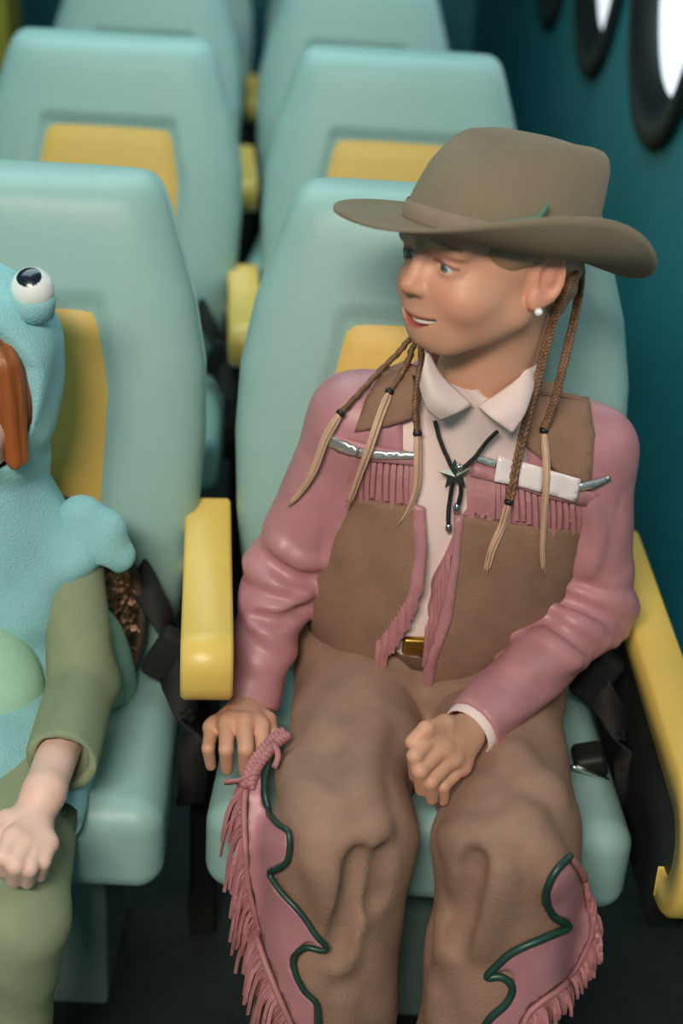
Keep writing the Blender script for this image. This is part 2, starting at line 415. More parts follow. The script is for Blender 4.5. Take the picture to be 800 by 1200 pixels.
def npmesh(name, V, Q, m, parent=None, col=None):
    me = bpy.data.meshes.new(name); n = len(Q)
    me.vertices.add(len(V)); me.vertices.foreach_set('co', np.asarray(V, np.float32).ravel())
    me.loops.add(4*n); me.loops.foreach_set('vertex_index', np.asarray(Q, np.int32).ravel())
    me.polygons.add(n); me.polygons.foreach_set('loop_start', np.arange(n, dtype=np.int32)*4)
    me.polygons.foreach_set('use_smooth', np.ones(n, bool)); me.update(calc_edges=True); me.validate()
    if col is not None:
        a = me.color_attributes.new('col', 'FLOAT_COLOR', 'POINT'); a.data.foreach_set('color', np.asarray(col, np.float32).ravel())
    me.materials.append(m); o = bpy.data.objects.new(name, me); C.objects.link(o)
    if parent: o.parent = parent
    return o
def tree(*vq):
    v = []; f = []
    for V, Q in vq:
        n = len(v); v.extend(map(tuple, np.asarray(V).tolist())); f.extend([tuple(i+n for i in q) for q in np.asarray(Q).tolist()])
    return BVHTree.FromPolygons(v, f)
def hit(bvh, a, b, off=0.0):
    d = Vector(ray(a, b)).normalized(); loc, nrm, i, dist = bvh.ray_cast(Vector(CAM), d, 4.0)
    if loc is None: return None
    if nrm.dot(d) > 0: nrm = -nrm
    return np.array(loc+nrm*off), np.array(nrm)
def hitn(bvh, a, b, off, ydef=-.3):
    h = hit(bvh, a, b, off)
    if h: return h
    p = P(a, b, ydef); loc, nrm, i, d = bvh.find_nearest(Vector(p)); return np.array(loc+nrm*off), np.array(nrm)
def inpoly(x, y, poly):
    r = False; n = len(poly)
    for i in range(n):
        x1, y1 = poly[i]; x2, y2 = poly[(i+1) % n]
        if (y1 > y) != (y2 > y) and x < (x2-x1)*(y-y1)/(y2-y1)+x1: r = not r
    return r
def drape(name, poly, bvh, m, parent, off=.002, th=.002, step=7, ydef=-.3, it=3):
    """a cloth panel outlined in the photograph, laid on the figure's surface"""
    pts = []; n = len(poly)
    for i in range(n):
        a = np.array(poly[i], float); b = np.array(poly[(i+1) % n], float); k = max(1, int(np.linalg.norm(b-a)/step))
        for j in range(k): pts.append(tuple(a+(b-a)*j/k))
    nb = len(pts); P2 = np.array(pts); lo = P2.min(0); hi = P2.max(0)
    rj = random.Random(3)
    for gx_ in np.arange(lo[0]+step/2, hi[0], step):
        for gy_ in np.arange(lo[1]+step/2, hi[1], step):
            gx = gx_+rj.uniform(-.22, .22)*step; gy = gy_+rj.uniform(-.22, .22)*step
            if inpoly(gx, gy, pts) and np.min(np.linalg.norm(P2-(gx, gy), axis=1)) > step*.6: pts.append((gx, gy))
    r = delaunay_2d_cdt([Vector(p) for p in pts], [(i, (i+1) % nb) for i in range(nb)], [list(range(nb))], 1, 1e-4)
    co, fa = r[0], r[2]
    L = []; Nn = []
    for c in co:
        p, nn = hitn(bvh, c[0], c[1], 0, ydef); L.append(p); Nn.append(nn)
    L = np.array(L); Nn = np.array(Nn); e = np.array([(f[i], f[(i+1) % len(f)]) for f in fa for i in range(len(f))])
    for _ in range(it):
        s = np.zeros_like(Nn)
        for a, b in e: s[a] += Nn[b]; s[b] += Nn[a]
        Nn = Nn+s; Nn /= np.linalg.norm(Nn, axis=1)[:, None]+1e-9
    V = L+Nn*off
    # face winding towards the normals
    f2 = []
    for f in fa:
        g = np.cross(V[f[1]]-V[f[0]], V[f[2]]-V[f[0]]); f2.append(tuple(f) if g@Nn[f[0]] > 0 else tuple(f)[::-1])
    return mesh(name, V, f2, m, parent, True, th, off=0)
def sline(poly, bvh, off, n=None, ydef=-.3):
    """photograph polyline -> points on the surface"""
    q = spline(poly, n or max(8, len(poly)*6)); return np.array([hitn(bvh, a, b, off, ydef)[0] for a, b in q])
# ------------------------------------------------------------------ child in the western costume
M['skin'] = mat('skin', (1, 1, 1, 1), .48, .05, 60, .06, 700, attr='col', spec=.4, sss=.12)
M['satin'] = mat('pink_satin', srgb(188, 128, 134), .44, .16, 22, .05, 220, sheen=.12, spec=.5)
M['suede'] = mat('brown_suede', srgb(146, 110, 88), .9, .22, 26, .35, 420, sheen=.15)
M['chaps'] = mat('chaps_suede', srgb(158, 122, 102), .74, .26, 20, .3, 380, sheen=.18)
M['darksuede'] = mat('dark_suede', srgb(104, 78, 56), .9, .2, 26, .35, 420, sheen=.3)
M['shirt'] = mat('pale_pink_shirt', srgb(232, 206, 200), .75, .06, 30, .12, 500)
M['fringe'] = mat('pink_fringe', srgb(180, 118, 120), .55, .18, 60, .1, 300, sheen=.3)
M['foil'] = mat('white_foil', srgb(244, 226, 226), .22, .12, 50, .05, 90, spec=.8, coat=.6)
M['silver'] = mat('silver_foil', srgb(206, 206, 204), .22, .1, 50, metal=.7)
M['greenfoil'] = mat('green_foil', srgb(92, 112, 92), .3, .4, 70, metal=.5)
M['piping'] = mat('teal_piping', srgb(44, 78, 68), .4, .4, 50, metal=.2)
M['hat'] = mat('felt_hat', srgb(128, 114, 93), .9, .14, 14, .25, 500, sheen=.35)
M['hatband'] = mat('hatband', srgb(140, 120, 102), .8, .12, 40, .2, 500, sheen=.2)
M['feather'] = mat('teal_feather', srgb(84, 128, 112), .6, .2, 60)
M['hair'] = mat('blond_hair', srgb(168, 134, 98), .5, .35, 40, .35, 160, stretch=(1, 1, 1))
M['braid'] = mat('braid_hair', srgb(134, 96, 68), .5, .45, 120, .3, 400)
M['tail'] = mat('blond_tail', srgb(212, 172, 142), .45, .2, 120, .3, 300, stretch=(1, 1, .15))
M['elastic'] = mat('black_elastic', srgb(22, 22, 24), .5, .2, 60)
M['cord'] = mat('black_cord', srgb(16, 18, 20), .4, .3, 300, .5, 900)
M['pewter'] = mat('dark_silver', srgb(120, 130, 122), .28, .3, 120, metal=.9)
M['gold'] = mat('gold_buckle', srgb(180, 140, 60), .3, .2, 40, metal=.9)
M['eye'] = mat('eyeball', (1, 1, 1, 1), .12, .02, 30, attr='col', spec=.6)
M['teeth'] = mat('teeth', srgb(236, 226, 212), .3, .05, 60)
M['earring'] = mat('earring_stone', srgb(240, 240, 245), .12, .05, 60, spec=1, coat=1)

A_ = math.radians(58); HO = P(573, 308, -.275)                 # head origin, looking to her right
Hy = np.array([-math.sin(A_), -math.cos(A_), 0.0]); Hx = np.array([math.cos(A_), -math.sin(A_), 0.0]); Hz = np.array([0, 0, 1.0])
def rotax(v, ax, a):
    return np.array(Matrix.Rotation(a, 3, Vector(ax)) @ Vector(v))
tilt = math.radians(-2); Hy, Hz = rotax(Hy, Hx, tilt), rotax(Hz, Hx, tilt)
rl = math.radians(3); Hx, Hz = rotax(Hx, Hy, rl), rotax(Hz, Hy, rl)
HM = np.stack([Hx, Hy, Hz], 1)
HS = .97
def H(x, y, z): return HO+HS*(Hx*x+Hy*y+Hz*z)
def HR(rx=0, ry=0, rz=0): return HM @ np.array(Matrix.Rotation(rz, 3, 'Z') @ Matrix.Rotation(ry, 3, 'Y') @ Matrix.Rotation(rx, 3, 'X'))
def head_field(F, H, HR, HS, smile=True):
    e = lambda c, r, k=0, mode='u', R=None: F.ell(H(*c), np.array(r)*HS, k, mode, HR() if R is None else R)
    c_ = lambda a, b, ra, rb, k=0, mode='u': F.cap(H(*a), H(*b), ra*HS, rb*HS, k, mode)
    e((0, -.014, .038), (.071, .090, .072)); e((0, .018, .008), (.063, .070, .074), .02)
    e((0, .030, -.028), (.053, .054, .052), .02); e((0, .066, -.068), (.018, .016, .0135), .022)
    for s in (-1, 1):
        e((s*.035, .053, -.026), (.025, .028, .023), .02)            # cheek
        c_((s*.047, .0, -.040), (s*.020, .056, -.066), .016, .016, .022)   # jaw line
        e((s*.030, .070, .034), (.024, .014, .013), .018)             # brow ridge
    e((0, .070, -.048), (.028, .016, .018), .02)                        # muzzle
    c_((0, .082, .016), (0, .097, -.012), .0070, .0080, .013); e((0, .0975, -.0150), (.0078, .0084, .0072), .009)
    for s in (-1, 1):
        e((s*.0088, .0890, -.0185), (.0058, .0080, .0054), .006)
        e((s*.0050, .0965, -.0245), (.003, .004, .003), .002, 's')
        e((s*.0305, .090, .010), (.018, .014, .0115), .012, 's')       # eye socket
        e((s*.0305, .0690, .0085), (.0160, .0145, .0135), .004)        # lids
        e((s*.0305, .0840, .0080), (.0125, .013, .0041), .002, 's', HR(ry=s*.12))   # lid opening
        e((s*.0315, .0745, .0235), (.019, .009, .0045), .009)        # upper lid fold
    # mouth: an open smile
    e((0, .0805, -.0455), (.019, .0075, .0036), .004); e((0, .0790, -.0560), (.017, .0080, .0044), .004)
    def slit(x, y, z):
        o = H(0, 0, 0); R = HR(); x = x-o[0]; y = y-o[1]; z = z-o[2]
        lx, ly, lz = [(x*R[0, i]+y*R[1, i]+z*R[2, i])/HS for i in range(3)]; q = np.clip(1-(lx/.029)**2, 0, 1)
        return np.maximum(np.maximum(np.abs(lz+.0445+.0075*q)-(.0042 if smile else .0008)*q**.6, .058+.013*q-ly), np.abs(lx)-.029)*HS
    F.fn(H(0, .07, -.05)-.045, H(0, .07, -.05)+.045, slit, .0008, 's')
    for s in (-1, 1): e((s*.0330, .060, -.0430), (.006, .007, .007), .008)
    # ears
    for s in (-1, 1):
        R = HR(rx=.18, rz=s*.55); R2 = HR(rx=.18, rz=s*.55)
        e((s*.074, -.014, .0), (.0065, .0185, .0290), .004, 'u', R); e((s*.070, -.006, -.022), (.006, .009, .011), .006)
        e((s*.0805, -.016, .004), (.0055, .0125, .0205), .003, 's', R2)
        e((s*.0755, -.017, .003), (.003, .006, .011), .003, 'u', R2)
def head_paint(V, col, H_O, HM, HS, lip, blush, brow):
    q = ((V-H_O)@HM)/HS; x, y, z = q.T; ax = np.abs(x)
    def blend(mask, c):
        m = np.clip(mask, 0, 1)[:, None]; col[:, :3] = col[:, :3]*(1-m)+np.array(c[:3])*m
    g = lambda c, r: np.exp(-(((ax-c[0])/r[0])**2+((y-c[1])/r[1])**2+((z-c[2])/r[2])**2))
    front = (y > .045)
    blend(.6*g((.040, .062, -.026), (.020, .03, .018)), blush)
    blend(.5*g((0, .103, -.02), (.014, .02, .014)), blush)
    blend(.35*front*np.exp(-(((ax-.033)/.019)**2+((z-.017)/.0085)**2)), srgb(190, 112, 110))   # rosy eye make-up
    u = (z+.0512)-.0072*((ax/.0285)**2); lipm = front*(ax < .0285)*np.clip((.0086*(1-(ax/.0305)**2)-np.abs(u))/.0022, 0, 1)*(y > .058)
    blend(.85*lipm, lip)
    br = front*np.clip((.0030-np.abs(z-.0335+.25*np.maximum(ax-.032, 0)-.0))/.002, 0, 1)*(ax > .012)*(ax < .052)
    blend(.6*br, brow)
    lash = front*np.clip(1-np.abs(z-.0133+ (np.maximum(ax-.0305, 0)*.25))/.0026, 0, 1)*(np.abs(ax-.0305) < .016)*(y > .07)
    blend(.8*lash, srgb(60, 40, 34))
    blend(.5*(ax > .064)*np.exp(-(((y+.014)/.022)**2+(z/.028)**2)), blush)
    return col
def eyeball(parent, H, HM, HS, s, gaze, iris):
    bm = bmesh.new(); bmesh.ops.create_uvsphere(bm, u_segments=40, v_segments=28, radius=.0128*HS); c = H(s*.0300, .0685, .0080)
    g = np.array(gaze)/np.linalg.norm(gaze); v = np.array([p.co[:] for p in bm.verts]); f = [[q.index for q in p.verts] for p in bm.faces]; bm.free()
    d = (v/np.linalg.norm(v, axis=1)[:, None])@g; ang = np.arccos(np.clip(d, -1, 1))
    col = np.tile(np.array([.56, .53, .50, 1]), (len(v), 1)); col[ang < .52] = iris; col[(ang < .54) & (ang > .46)] = np.array(iris)*.4; col[ang < .22] = (.01, .01, .01, 1); col[:, 3] = 1
    return mesh('eye', v+c, f, M['eye'], parent, True, col=col)

girl = empty('person', (.03, -.30, 0), 'child in pink fringed western jacket, suede chaps and wide-brimmed felt hat, looking aside', 'person')
inv = -np.array([.03, -.30, 0])
def G(o): o.location = inv; return o                        # world-space mesh under the girl's base

# joints -----------------------------------------------------------------
shR = P(416, 490, -.195); elR = P(330, 672, -.20); wrR = P(291, 822, -.285)
shL = P(692, 528, -.20); elL = P(700, 712, -.21); wrL = P(556, 850, -.385)
hipR = np.array([-.070, -.17, .475]); hipL = np.array([.088, -.17, .475])
knR = np.array([-.098, -.475, .448]); knL = np.array([.078, -.475, .445])
anR = np.array([-.105, -.50, .06]); anL = np.array([.070, -.50, .06])
neck0 = H(0, -.024, -.045); neck1 = np.array([.022, -.215, .80])

# skin: one continuous body ------------------------------------------------
F = Field(axis(-.32, .32, .002), axis(-.56, -.07, .0022), axis(.02, 1.16, .007, [(.42, .57, .0022), (.80, 1.15, .0015)]))
head_field(F, H, HR, HS)
F.cap(neck0, neck1, .041, .046, .025); F.cap(H(0, -.035, -.02), neck1, .040, .045, .03)
F.cap(neck1+np.array([0, .01, -.03]), (.015, -.185, .62), .05, .065, .03); F.cap((.015, -.185, .62), (.01, -.17, .49), .065, .075, .04)
for a, b, c in ((shR, elR, wrR), (shL, elL, wrL)):
    F.cap(neck1+np.array([0, .015, -.035]), a, .03, .030, .02); F.cap(a, b, .030, .024, .02); F.cap(b, c, .024, .0185, .015)
for h, k, a in ((hipR, knR, anR), (hipL, knL, anL)):
    F.cap((h+np.array([0, 0, .0])), k-np.array([0, 0, .02]), .055, .04, .03); F.cap(k-np.array([0, 0, .02]), a, .04, .03, .02)
    F.cap(a+np.array([0, .02, -.01]), a+np.array([0, -.10, -.025]), .025, .02, .02)
def hand(F, wr, kn, pip, tip, th, r=.0078):
    kn = [np.array(p) for p in kn]; pip = [np.array(p) for p in pip]; tip = [np.array(p) for p in tip]
    for i in range(4):
        b = wr+(kn[i]-wr)*.18; F.cap(b, kn[i], .0155, .0102, .010)
        rr = r*(1.04, 1.08, 1.02, .90)[i]
        F.cap(kn[i], pip[i], rr*1.18, rr*1.02, .003); F.cap(pip[i], tip[i], rr*1.05, rr*.86, .0015)
    for i in range(3): F.cap(kn[i]*.9+wr*.1, kn[i+1]*.9+wr*.1, .0105, .0105, .006)
    th = [np.array(p) for p in th]; F.cap(wr*.6+th[0]*.4, th[0], .013, .0115, .008); F.cap(th[0], th[1], .0105, .0092, .004); F.cap(th[1], th[2], .0092, .0078, .002)
hwR = P(288, 832, -.30); F.cap(wrR, hwR, .0185, .019, .01)
hand(F, hwR, [P(305, 852, -.365), P(286, 849, -.372), P(266, 849, -.368), P(248, 853, -.355)],
     [P(308, 878, -.395), P(288, 878, -.408), P(265, 878, -.402), P(244, 877, -.385)],
     [P(303, 898, -.392), P(287, 903, -.402), P(266, 901, -.396), P(247, 897, -.380)],
     [P(312, 845, -.33), P(318, 862, -.36), P(314, 880, -.375)])
hwL = P(548, 857, -.40); F.cap(wrL, hwL, .0185, .0190, .01)
hand(F, hwL, [P(503, 866, -.452), P(514, 880, -.455), P(527, 891, -.452), P(540, 899, -.442)],
     [P(486, 886, -.478), P(492, 903, -.484), P(504, 916, -.482), P(519, 921, -.470)],
     [P(487, 909, -.468), P(494, 925, -.474), P(506, 936, -.474), P(519, 938, -.464)],
     [P(521, 850, -.43), P(499, 855, -.455), P(483, 870, -.462)])
SV, SQ = F.mesh(); SV = relax(SV, SQ, 1); del F
scol = np.tile(np.array(srgb(212, 156, 128)), (len(SV), 1))
head_paint(scol[:0] if False else SV, scol, HO, HM, HS, srgb(178, 84, 78), srgb(204, 122, 102), srgb(128, 88, 60))
G(npmesh('body', SV, SQ, M['skin'], girl, scol))
for s in (-1, 1): G(eyeball(girl, H, HM, HS, s, Hy*1+Hx*-.12+Hz*-.02, srgb(92, 116, 112)))
tv, tf = tube(spline([H(-.025, .0680, -.0462), H(-.012, .0785, -.0492), H(0, .0818, -.0505), H(.012, .0785, -.0492), H(.025, .0680, -.0462)], 24), .0044*HS, 10)
G(mesh('teeth', tv, tf, M['teeth'], girl))
# nails
def nail(t, p, r=.0052):
    pass
# earring on the near ear
bm = bmesh.new(); bmesh.ops.create_icosphere(bm, subdivisions=2, radius=.0042); ec = H(.079, -.004, -.031); ev = [np.array(p.co)+ec for p in bm.verts]; ef = [[q.index for q in p.verts] for p in bm.faces]; bm.free()
G(mesh('earring', ev, ef, M['earring'], girl))

# hair cap pulled back
F = Field(axis(HO[0]-.12, HO[0]+.13, .0025), axis(HO[1]-.13, HO[1]+.13, .0025), axis(HO[2]-.09, HO[2]+.115, .0025))
F.ell(H(0, -.018, .036), np.array((.0735, .0915, .0755))*HS, 0, 'u', HR()); F.ell(H(0, -.060, -.020), np.array((.050, .042, .050))*HS, .03, 'u', HR())
for s in (-1, 1): F.ell(H(s*.0575, .012, .030), np.array((.0135, .036, .032))*HS, .010, 'u', HR())
F.ell(H(0, .112, -.02), np.array((.12, .075, .130))*HS, .004, 's', HR(rx=-.30))
for s in (-1, 1): F.ell(H(s*.078, .004, -.020), np.array((.022, .030, .036))*HS, .004, 's', HR())
F.disp(HO-.2, HO+.2, lambda x, y, z: .0011*np.sin(260*(z-HO[2])+60*(x-HO[0])+30*(y-HO[1])))
HV, HQ = F.mesh(); HV = relax(HV, HQ, 1); G(npmesh('hair', HV, HQ, M['hair'], girl))

# shirt (inner torso) ---------------------------------------------------------
F = Field(axis(-.2, .26, .004), axis(-.36, -.05, .004), axis(.44, .88, .004))
F.ell((.03, -.20, .70), (.128, .082, .15), .0); F.ell((.012, -.195, .56), (.120, .088, .13), .04); F.cap((-.09, -.2, .785), (.15, -.2, .772), .038, .038, .04)
F.cap((.024, -.215, .79), H(0, -.03, -.080), .054, .050, .03)
F.ell(H(0, -.035, -.085)+np.array([-.004, -.050, .0]), (.040, .062, .062), .008, 's')
F.disp((-.3, -.4, .4), (.3, 0, .9), lambda x, y, z: .0022*np.sin(110*x+5*np.sin(9*z)))
F.fn((-.3, -.4, .4), (.3, 0, .56), lambda x, y, z: .545-z+0*x, 0, 'i')
HV2, HQ2 = F.mesh(); TV, TQ = HV2, HQ2; G(npmesh('shirt', TV, TQ, M['shirt'], girl))

# jacket ----------------------------------------------------------------------
F = Field(axis(-.30, .32, .0035), axis(-.46, -.04, .0035), axis(.43, .88, .0035))
F.ell((.03, -.195, .695), (.142, .092, .135)); F.ell((.006, -.19, .58), (.148, .100, .150), .05)
F.cap((-.07, -.2, .775), (.125, -.2, .765), .046, .046, .045); F.cap((.024, -.195, .80), (.026, -.20, .845), .062, .060, .03)
for q_ in (shR, shL): F.cap((.024, -.195, .825), q_, .050, .044, .03)
F.fn((-.3, -.4, .4), (.3, 0, .52), lambda x, y, z: .485+.04*np.abs(x-.0)*0-z-.0*x, 0, 'i')
TJ = F.mesh()
# open front: wedge cut out along the shirt
fr = [P(528, 440, -.29), P(525, 520, -.29), P(510, 620, -.29), P(487, 690, -.29), P(470, 800, -.29)]
hw = [.088, .046, .024, .016, .030]
zc = np.array([p[2] for p in fr]); xc = np.array([p[0] for p in fr]); o_ = np.argsort(zc)
def wedge(x, y, z):
    c = np.interp(z, zc[o_], xc[o_]); h = np.interp(z, zc[o_], np.array(hw)[o_]); return np.maximum(np.abs(x-c)-h, y+.205)
F.fn((-.2, -.46, .42), (.25, -.10, .90), wedge, .006, 's')
F.ell((.024, -.215, .86), (.056, .060, .055), .008, 's')
for a, b, c, sg in ((shR, elR, wrR, -1), (shL, elL, wrL, 1)):
    F.cap(a, b, .047, .041, .03); F.cap(b, c, .042, .034, .02)
def folds(x, y, z):
    r = 0
    for a, b, c in ((shR, elR, wrR), (shL, elL, wrL)):
        for p, q, w1, ph in ((a, b, .5, 0), (b, c, 1., 2)):
            d = (q-p); Ln = np.linalg.norm(d); d = d/Ln
            t = (x-p[0])*d[0]+(y-p[1])*d[1]+(z-p[2])*d[2]
            rad = np.sqrt(np.maximum((x-p[0])**2+(y-p[1])**2+(z-p[2])**2-t*t, 0))
            m = np.clip(1-np.maximum(rad-.05, 0)/.02, 0, 1)*np.clip(t/.02+1, 0, 1)*np.clip((Ln-t)/.02+1, 0, 1)
            g = np.exp(-((t-(Ln if w1 < 1 else 0))/.075)**2)
            r = r+m*(.0008+.0022*g)*(.55-np.abs(np.sin(t*62+ph+24*x-20*y+1.6*np.sin(48*x+31*z)+1.1*np.sin(57*y+9*z))))*(.6+.4*np.sin(70*x+50*y+ph))
    return r
F.disp((-.3, -.46, .42), (.32, -.04, .86), folds)
F.disp((-.3, -.46, .42), (.32, -.04, .86), lambda x, y, z: .0018*np.sin(38*x+14*np.sin(11*z)+9*z)*np.clip((.72-z)/.1, 0, 1))
# folds pressed into the sleeves along the lines seen in the photograph
def ridges(F, vq, lines, r, sink, k, mode='u'):
    b = tree(vq)
    for ln in lines:
        q = [h for h in (hit(b, u_, v_, -sink) for u_, v_ in spline(ln, 9)) if h is not None]
        for (p0, n0), (p1, n1) in zip(q[:-1], q[1:]):
            if np.linalg.norm(p1-p0) < .03: F.cap(p0, p1, r, r, k, mode)
_j = F.mesh()
ridges(F, _j, [[(318, 636), (345, 656), (372, 662)], [(298, 712), (330, 716), (360, 696)], [(300, 732), (322, 752), (350, 766)],
               [(655, 690), (700, 700), (745, 706)], [(650, 712), (690, 735), (728, 758)], [(632, 740), (660, 760), (690, 785)], [(690, 590), (700, 630), (690, 670)]], .0065, .0053, .012)
ridges(F, _j, [[(310, 650), (338, 676), (368, 680)], [(298, 722), (328, 728), (356, 712)], [(655, 700), (695, 716), (740, 730)], [(645, 728), (675, 750), (705, 772)]], .0045, -.0024, .010, 's')
# cuffs open round the wrists
for b, c in ((elR, wrR), (elL, wrL)):
    d = (c-b)/np.linalg.norm(c-b)
    F.fn(c-.055, c+.055, lambda x, y, z: (x-c[0])*d[0]+(y-c[1])*d[1]+(z-c[2])*d[2]-.004, 0, 'i'); F.cap(c-d*.012, c+d*.06, .027, .027, .002, 's')
JV, JQ = F.mesh(); JV = relax(JV, JQ, 1); del F
jacket = G(npmesh('jacket', JV, JQ, M['satin'], girl))
jt = tree((JV, JQ)); jtorso = tree(TJ); bodyt = tree((JV, JQ), (TV, TQ), (SV, SQ))
# shirt cuff showing at the wrist of the hand in the lap
d = (wrL-elL)/np.linalg.norm(wrL-elL); v, f = tube([wrL-d*.01, wrL+d*.004, wrL+d*.014], [.029, .0295, .0285], 24, False); G(mesh('shirt_cuff', v, f, M['shirt'], girl, True, .002))

# chaps -------------------------------------------------------------------------
F = Field(axis(-.24, .24, .004), axis(-.62, -.04, .004), axis(.02, .60, .004))
F.ell((.008, -.17, .49), (.145, .11, .085))
for h, k, a, sg in ((hipR, knR, anR, -1), (hipL, knL, anL, 1)):
    F.cap(h+np.array([0, .0, -.0]), k, .080, .070, .045); F.cap(k+np.array([0, -.005, .0]), a+np.array([sg*.004, -.02, 0.05]), .071, .078, .03)
F.cap((-.004, -.40, .53), (-.008, -.46, .35), .016, .02, .012, 's')
def cf(x, y, z):
    lo = np.clip((.43-z)/.08, 0, 1); up = 1-lo
    return .0034*lo*np.sin(48*x+3*np.sin(7*z)+3)*.8+.0024*up*np.sin(34*y+22*x+3*np.sin(30*x)+12*z)+.0016*np.sin(70*x+55*y+40*z)
F.disp((-.24, -.62, .02), (.24, -.04, .60), cf)
_c = F.mesh()
ridges(F, _c, [[(442, 965), (425, 1040), (408, 1120), (402, 1200)], [(372, 990), (395, 1060), (398, 1130)], [(330, 900), (350, 930), (390, 950)], [(540, 990), (530, 1050), (512, 1120), (508, 1190)], [(592, 990), (575, 1050), (560, 1110)], [(625, 985), (640, 1010), (648, 1030)], [(525, 980), (560, 985), (620, 962)], [(440, 850), (420, 890), (430, 930)], [(600, 880), (620, 910), (650, 925)], [(345, 950), (395, 985), (440, 972)]], .013, .0112, .020)
ridges(F, _c, [[(490, 1010), (505, 1060), (500, 1120)], [(560, 1005), (550, 1060), (535, 1110)], [(420, 1000), (408, 1060), (392, 1120)], [(450, 1000), (440, 1060)]], .008, -.0062, .016, 's')
CV, CQ = F.mesh(); CV = relax(CV, CQ, 2); del F
chaps = G(npmesh('chaps', CV, CQ, M['chaps'], girl))
ct = tree((CV, CQ))
HT = -10.0
# ------------------------------------------------------------------ hat
ht = math.radians(HT); HHy, HHz = rotax(Hy, Hx, ht), rotax(Hz, Hx, ht)
HB = H(0, -.009, .028)
def hp(x, y, z): return HB+Hx*x+HHy*y+HHz*z
def hat_mesh():
    n = 72; v = []; f = []; rings = []
    ca, cb = .1035, .084                            # crown base half axes
    # brim: outer to inner
    for s in np.linspace(1, 0, 13):
        for k in range(n):
            t = 2*math.pi*k/n; c, sn = math.cos(t), math.sin(t)      # c: front(+)/back(-), sn: her left(+)
            oa = .172 if c > 0 else .166; ob = .150
            x = sn*(cb+(ob-cb)*s); y = c*(ca+(oa-ca)*s)
            h = (.044 if sn > 0 else .004)*s**2.2*abs(sn)**2.4-.020*s**1.3*max(0, -c)**2-.004*s*max(0, c)**2
            x *= 1-.10*s*s*abs(sn)**2
            v.append(hp(x, y, h))
    nb = 13
    # crown wall then top with the crease
    prof = [(a_*1.18, b_, c_) for a_, b_, c_ in [(0, 1.0, 0), (.012, .985, 0), (.03, .955, .002), (.05, .915, .005), (.066, .86, .009), (.075, .80, .011), (.0805, .72, .012), (.083, .60, .012), (.0835, .45, .012), (.083, .28, .012), (.0825, .12, .012)]]
    for z, q, sh in prof:
        for k in range(n):
            t = 2*math.pi*k/n; c, sn = math.cos(t), math.sin(t)
            a = ca*q; b = cb*q*(1-.10*min(z/.08, 1)*max(0, c))
            x = sn*b; y = c*a-sh*1.3
            cr = math.exp(-(x/.022)**2)*min(1, max(0, (z-.073)/.02)); zz = z-.016*cr*(.55+.45*(y/ca))-.012*min(1, max(0, (z-.05)/.03))*max(0, c)*math.exp(-((x)/.05)**2)*.6
            zz += .010*min(1, z/.08)*(-y/ca)*.3
            v.append(hp(x, y, zz))
    tot = nb+len(prof)
    for i in range(tot-1):
        for k in range(n):
            k2 = (k+1) % n; f.append((i*n+k, i*n+k2, (i+1)*n+k2, (i+1)*n+k))
    f.append(tuple((tot-1)*n+k for k in range(n)))
    return v, f
v, f = hat_mesh(); hat = G(mesh('hat', v, f, M['hat'], girl, True, .0035, off=-1))
hb = []; hf = []; n = 72
for z, q in ((.002, 1.008), (.008, 1.016), (.016, .998), (.018, .985)):
    for k in range(n):
        t = 2*math.pi*k/n; hb.append(hp(math.sin(t)*.084*q, math.cos(t)*.1035*q, z))
for i in range(3):
    for k in range(n): k2 = (k+1) % n; hf.append((i*n+k, i*n+k2, (i+1)*n+k2, (i+1)*n+k))
mesh('hat_band', hb, hf, M['hatband'], hat)
fv = []; t0 = math.radians(62); fp = [hp(math.sin(t0+a)*.089, math.cos(t0+a)*.110, z) for a, z in ((-.10, .022), (.06, .024), (.17, .028), (.23, .036), (.25, .046))]
v, f = ribbon(spline(fp, 12), np.interp(np.linspace(0, 1, 12), [0, .3, .7, 1], [.002, .010, .007, .001]), HHz*1+Hy*.4, .002); mesh('feather', v, f, M['feather'], hat)

# ------------------------------------------------------------------ shirt collar
def patch(name, rows, m, parent, th=.0025, n=12, bulge=0, bdir=(0, -1, 0)):
    rows = [spline(r, n) for r in rows]; cols = np.array([spline([r[i] for r in rows], n) for i in range(n)])   # [n][n]
    v = []; f = []
    for i in range(n):
        for j in range(n):
            e = (1-(2*i/(n-1)-1)**2)*(1-(2*j/(n-1)-1)**2); v.append(cols[i][j]+np.array(bdir)*bulge*e)
    for i in range(n-1):
        for j in range(n-1): a = i*n+j; f.append((a, a+1, a+n+1, a+n))
    return mesh(name, v, f, m, parent, True, th)
G(patch('shirt_collar', [[P(500, 408, -.305), P(517, 440, -.308), P(552, 474, -.302)], [P(496, 430, -.318), P(510, 462, -.322), P(536, 484, -.316)], [P(492, 452, -.312), P(500, 478, -.318), P(516, 492, -.314)]], M['shirt'], girl, bulge=.004))
G(patch('shirt_collar', [[P(634, 386, -.225), P(612, 438, -.285), P(560, 476, -.302)], [P(634, 410, -.240), P(614, 464, -.295), P(576, 490, -.316)], [P(630, 432, -.262), P(616, 480, -.300), P(600, 507, -.314)]], M['shirt'], girl, bulge=.005))
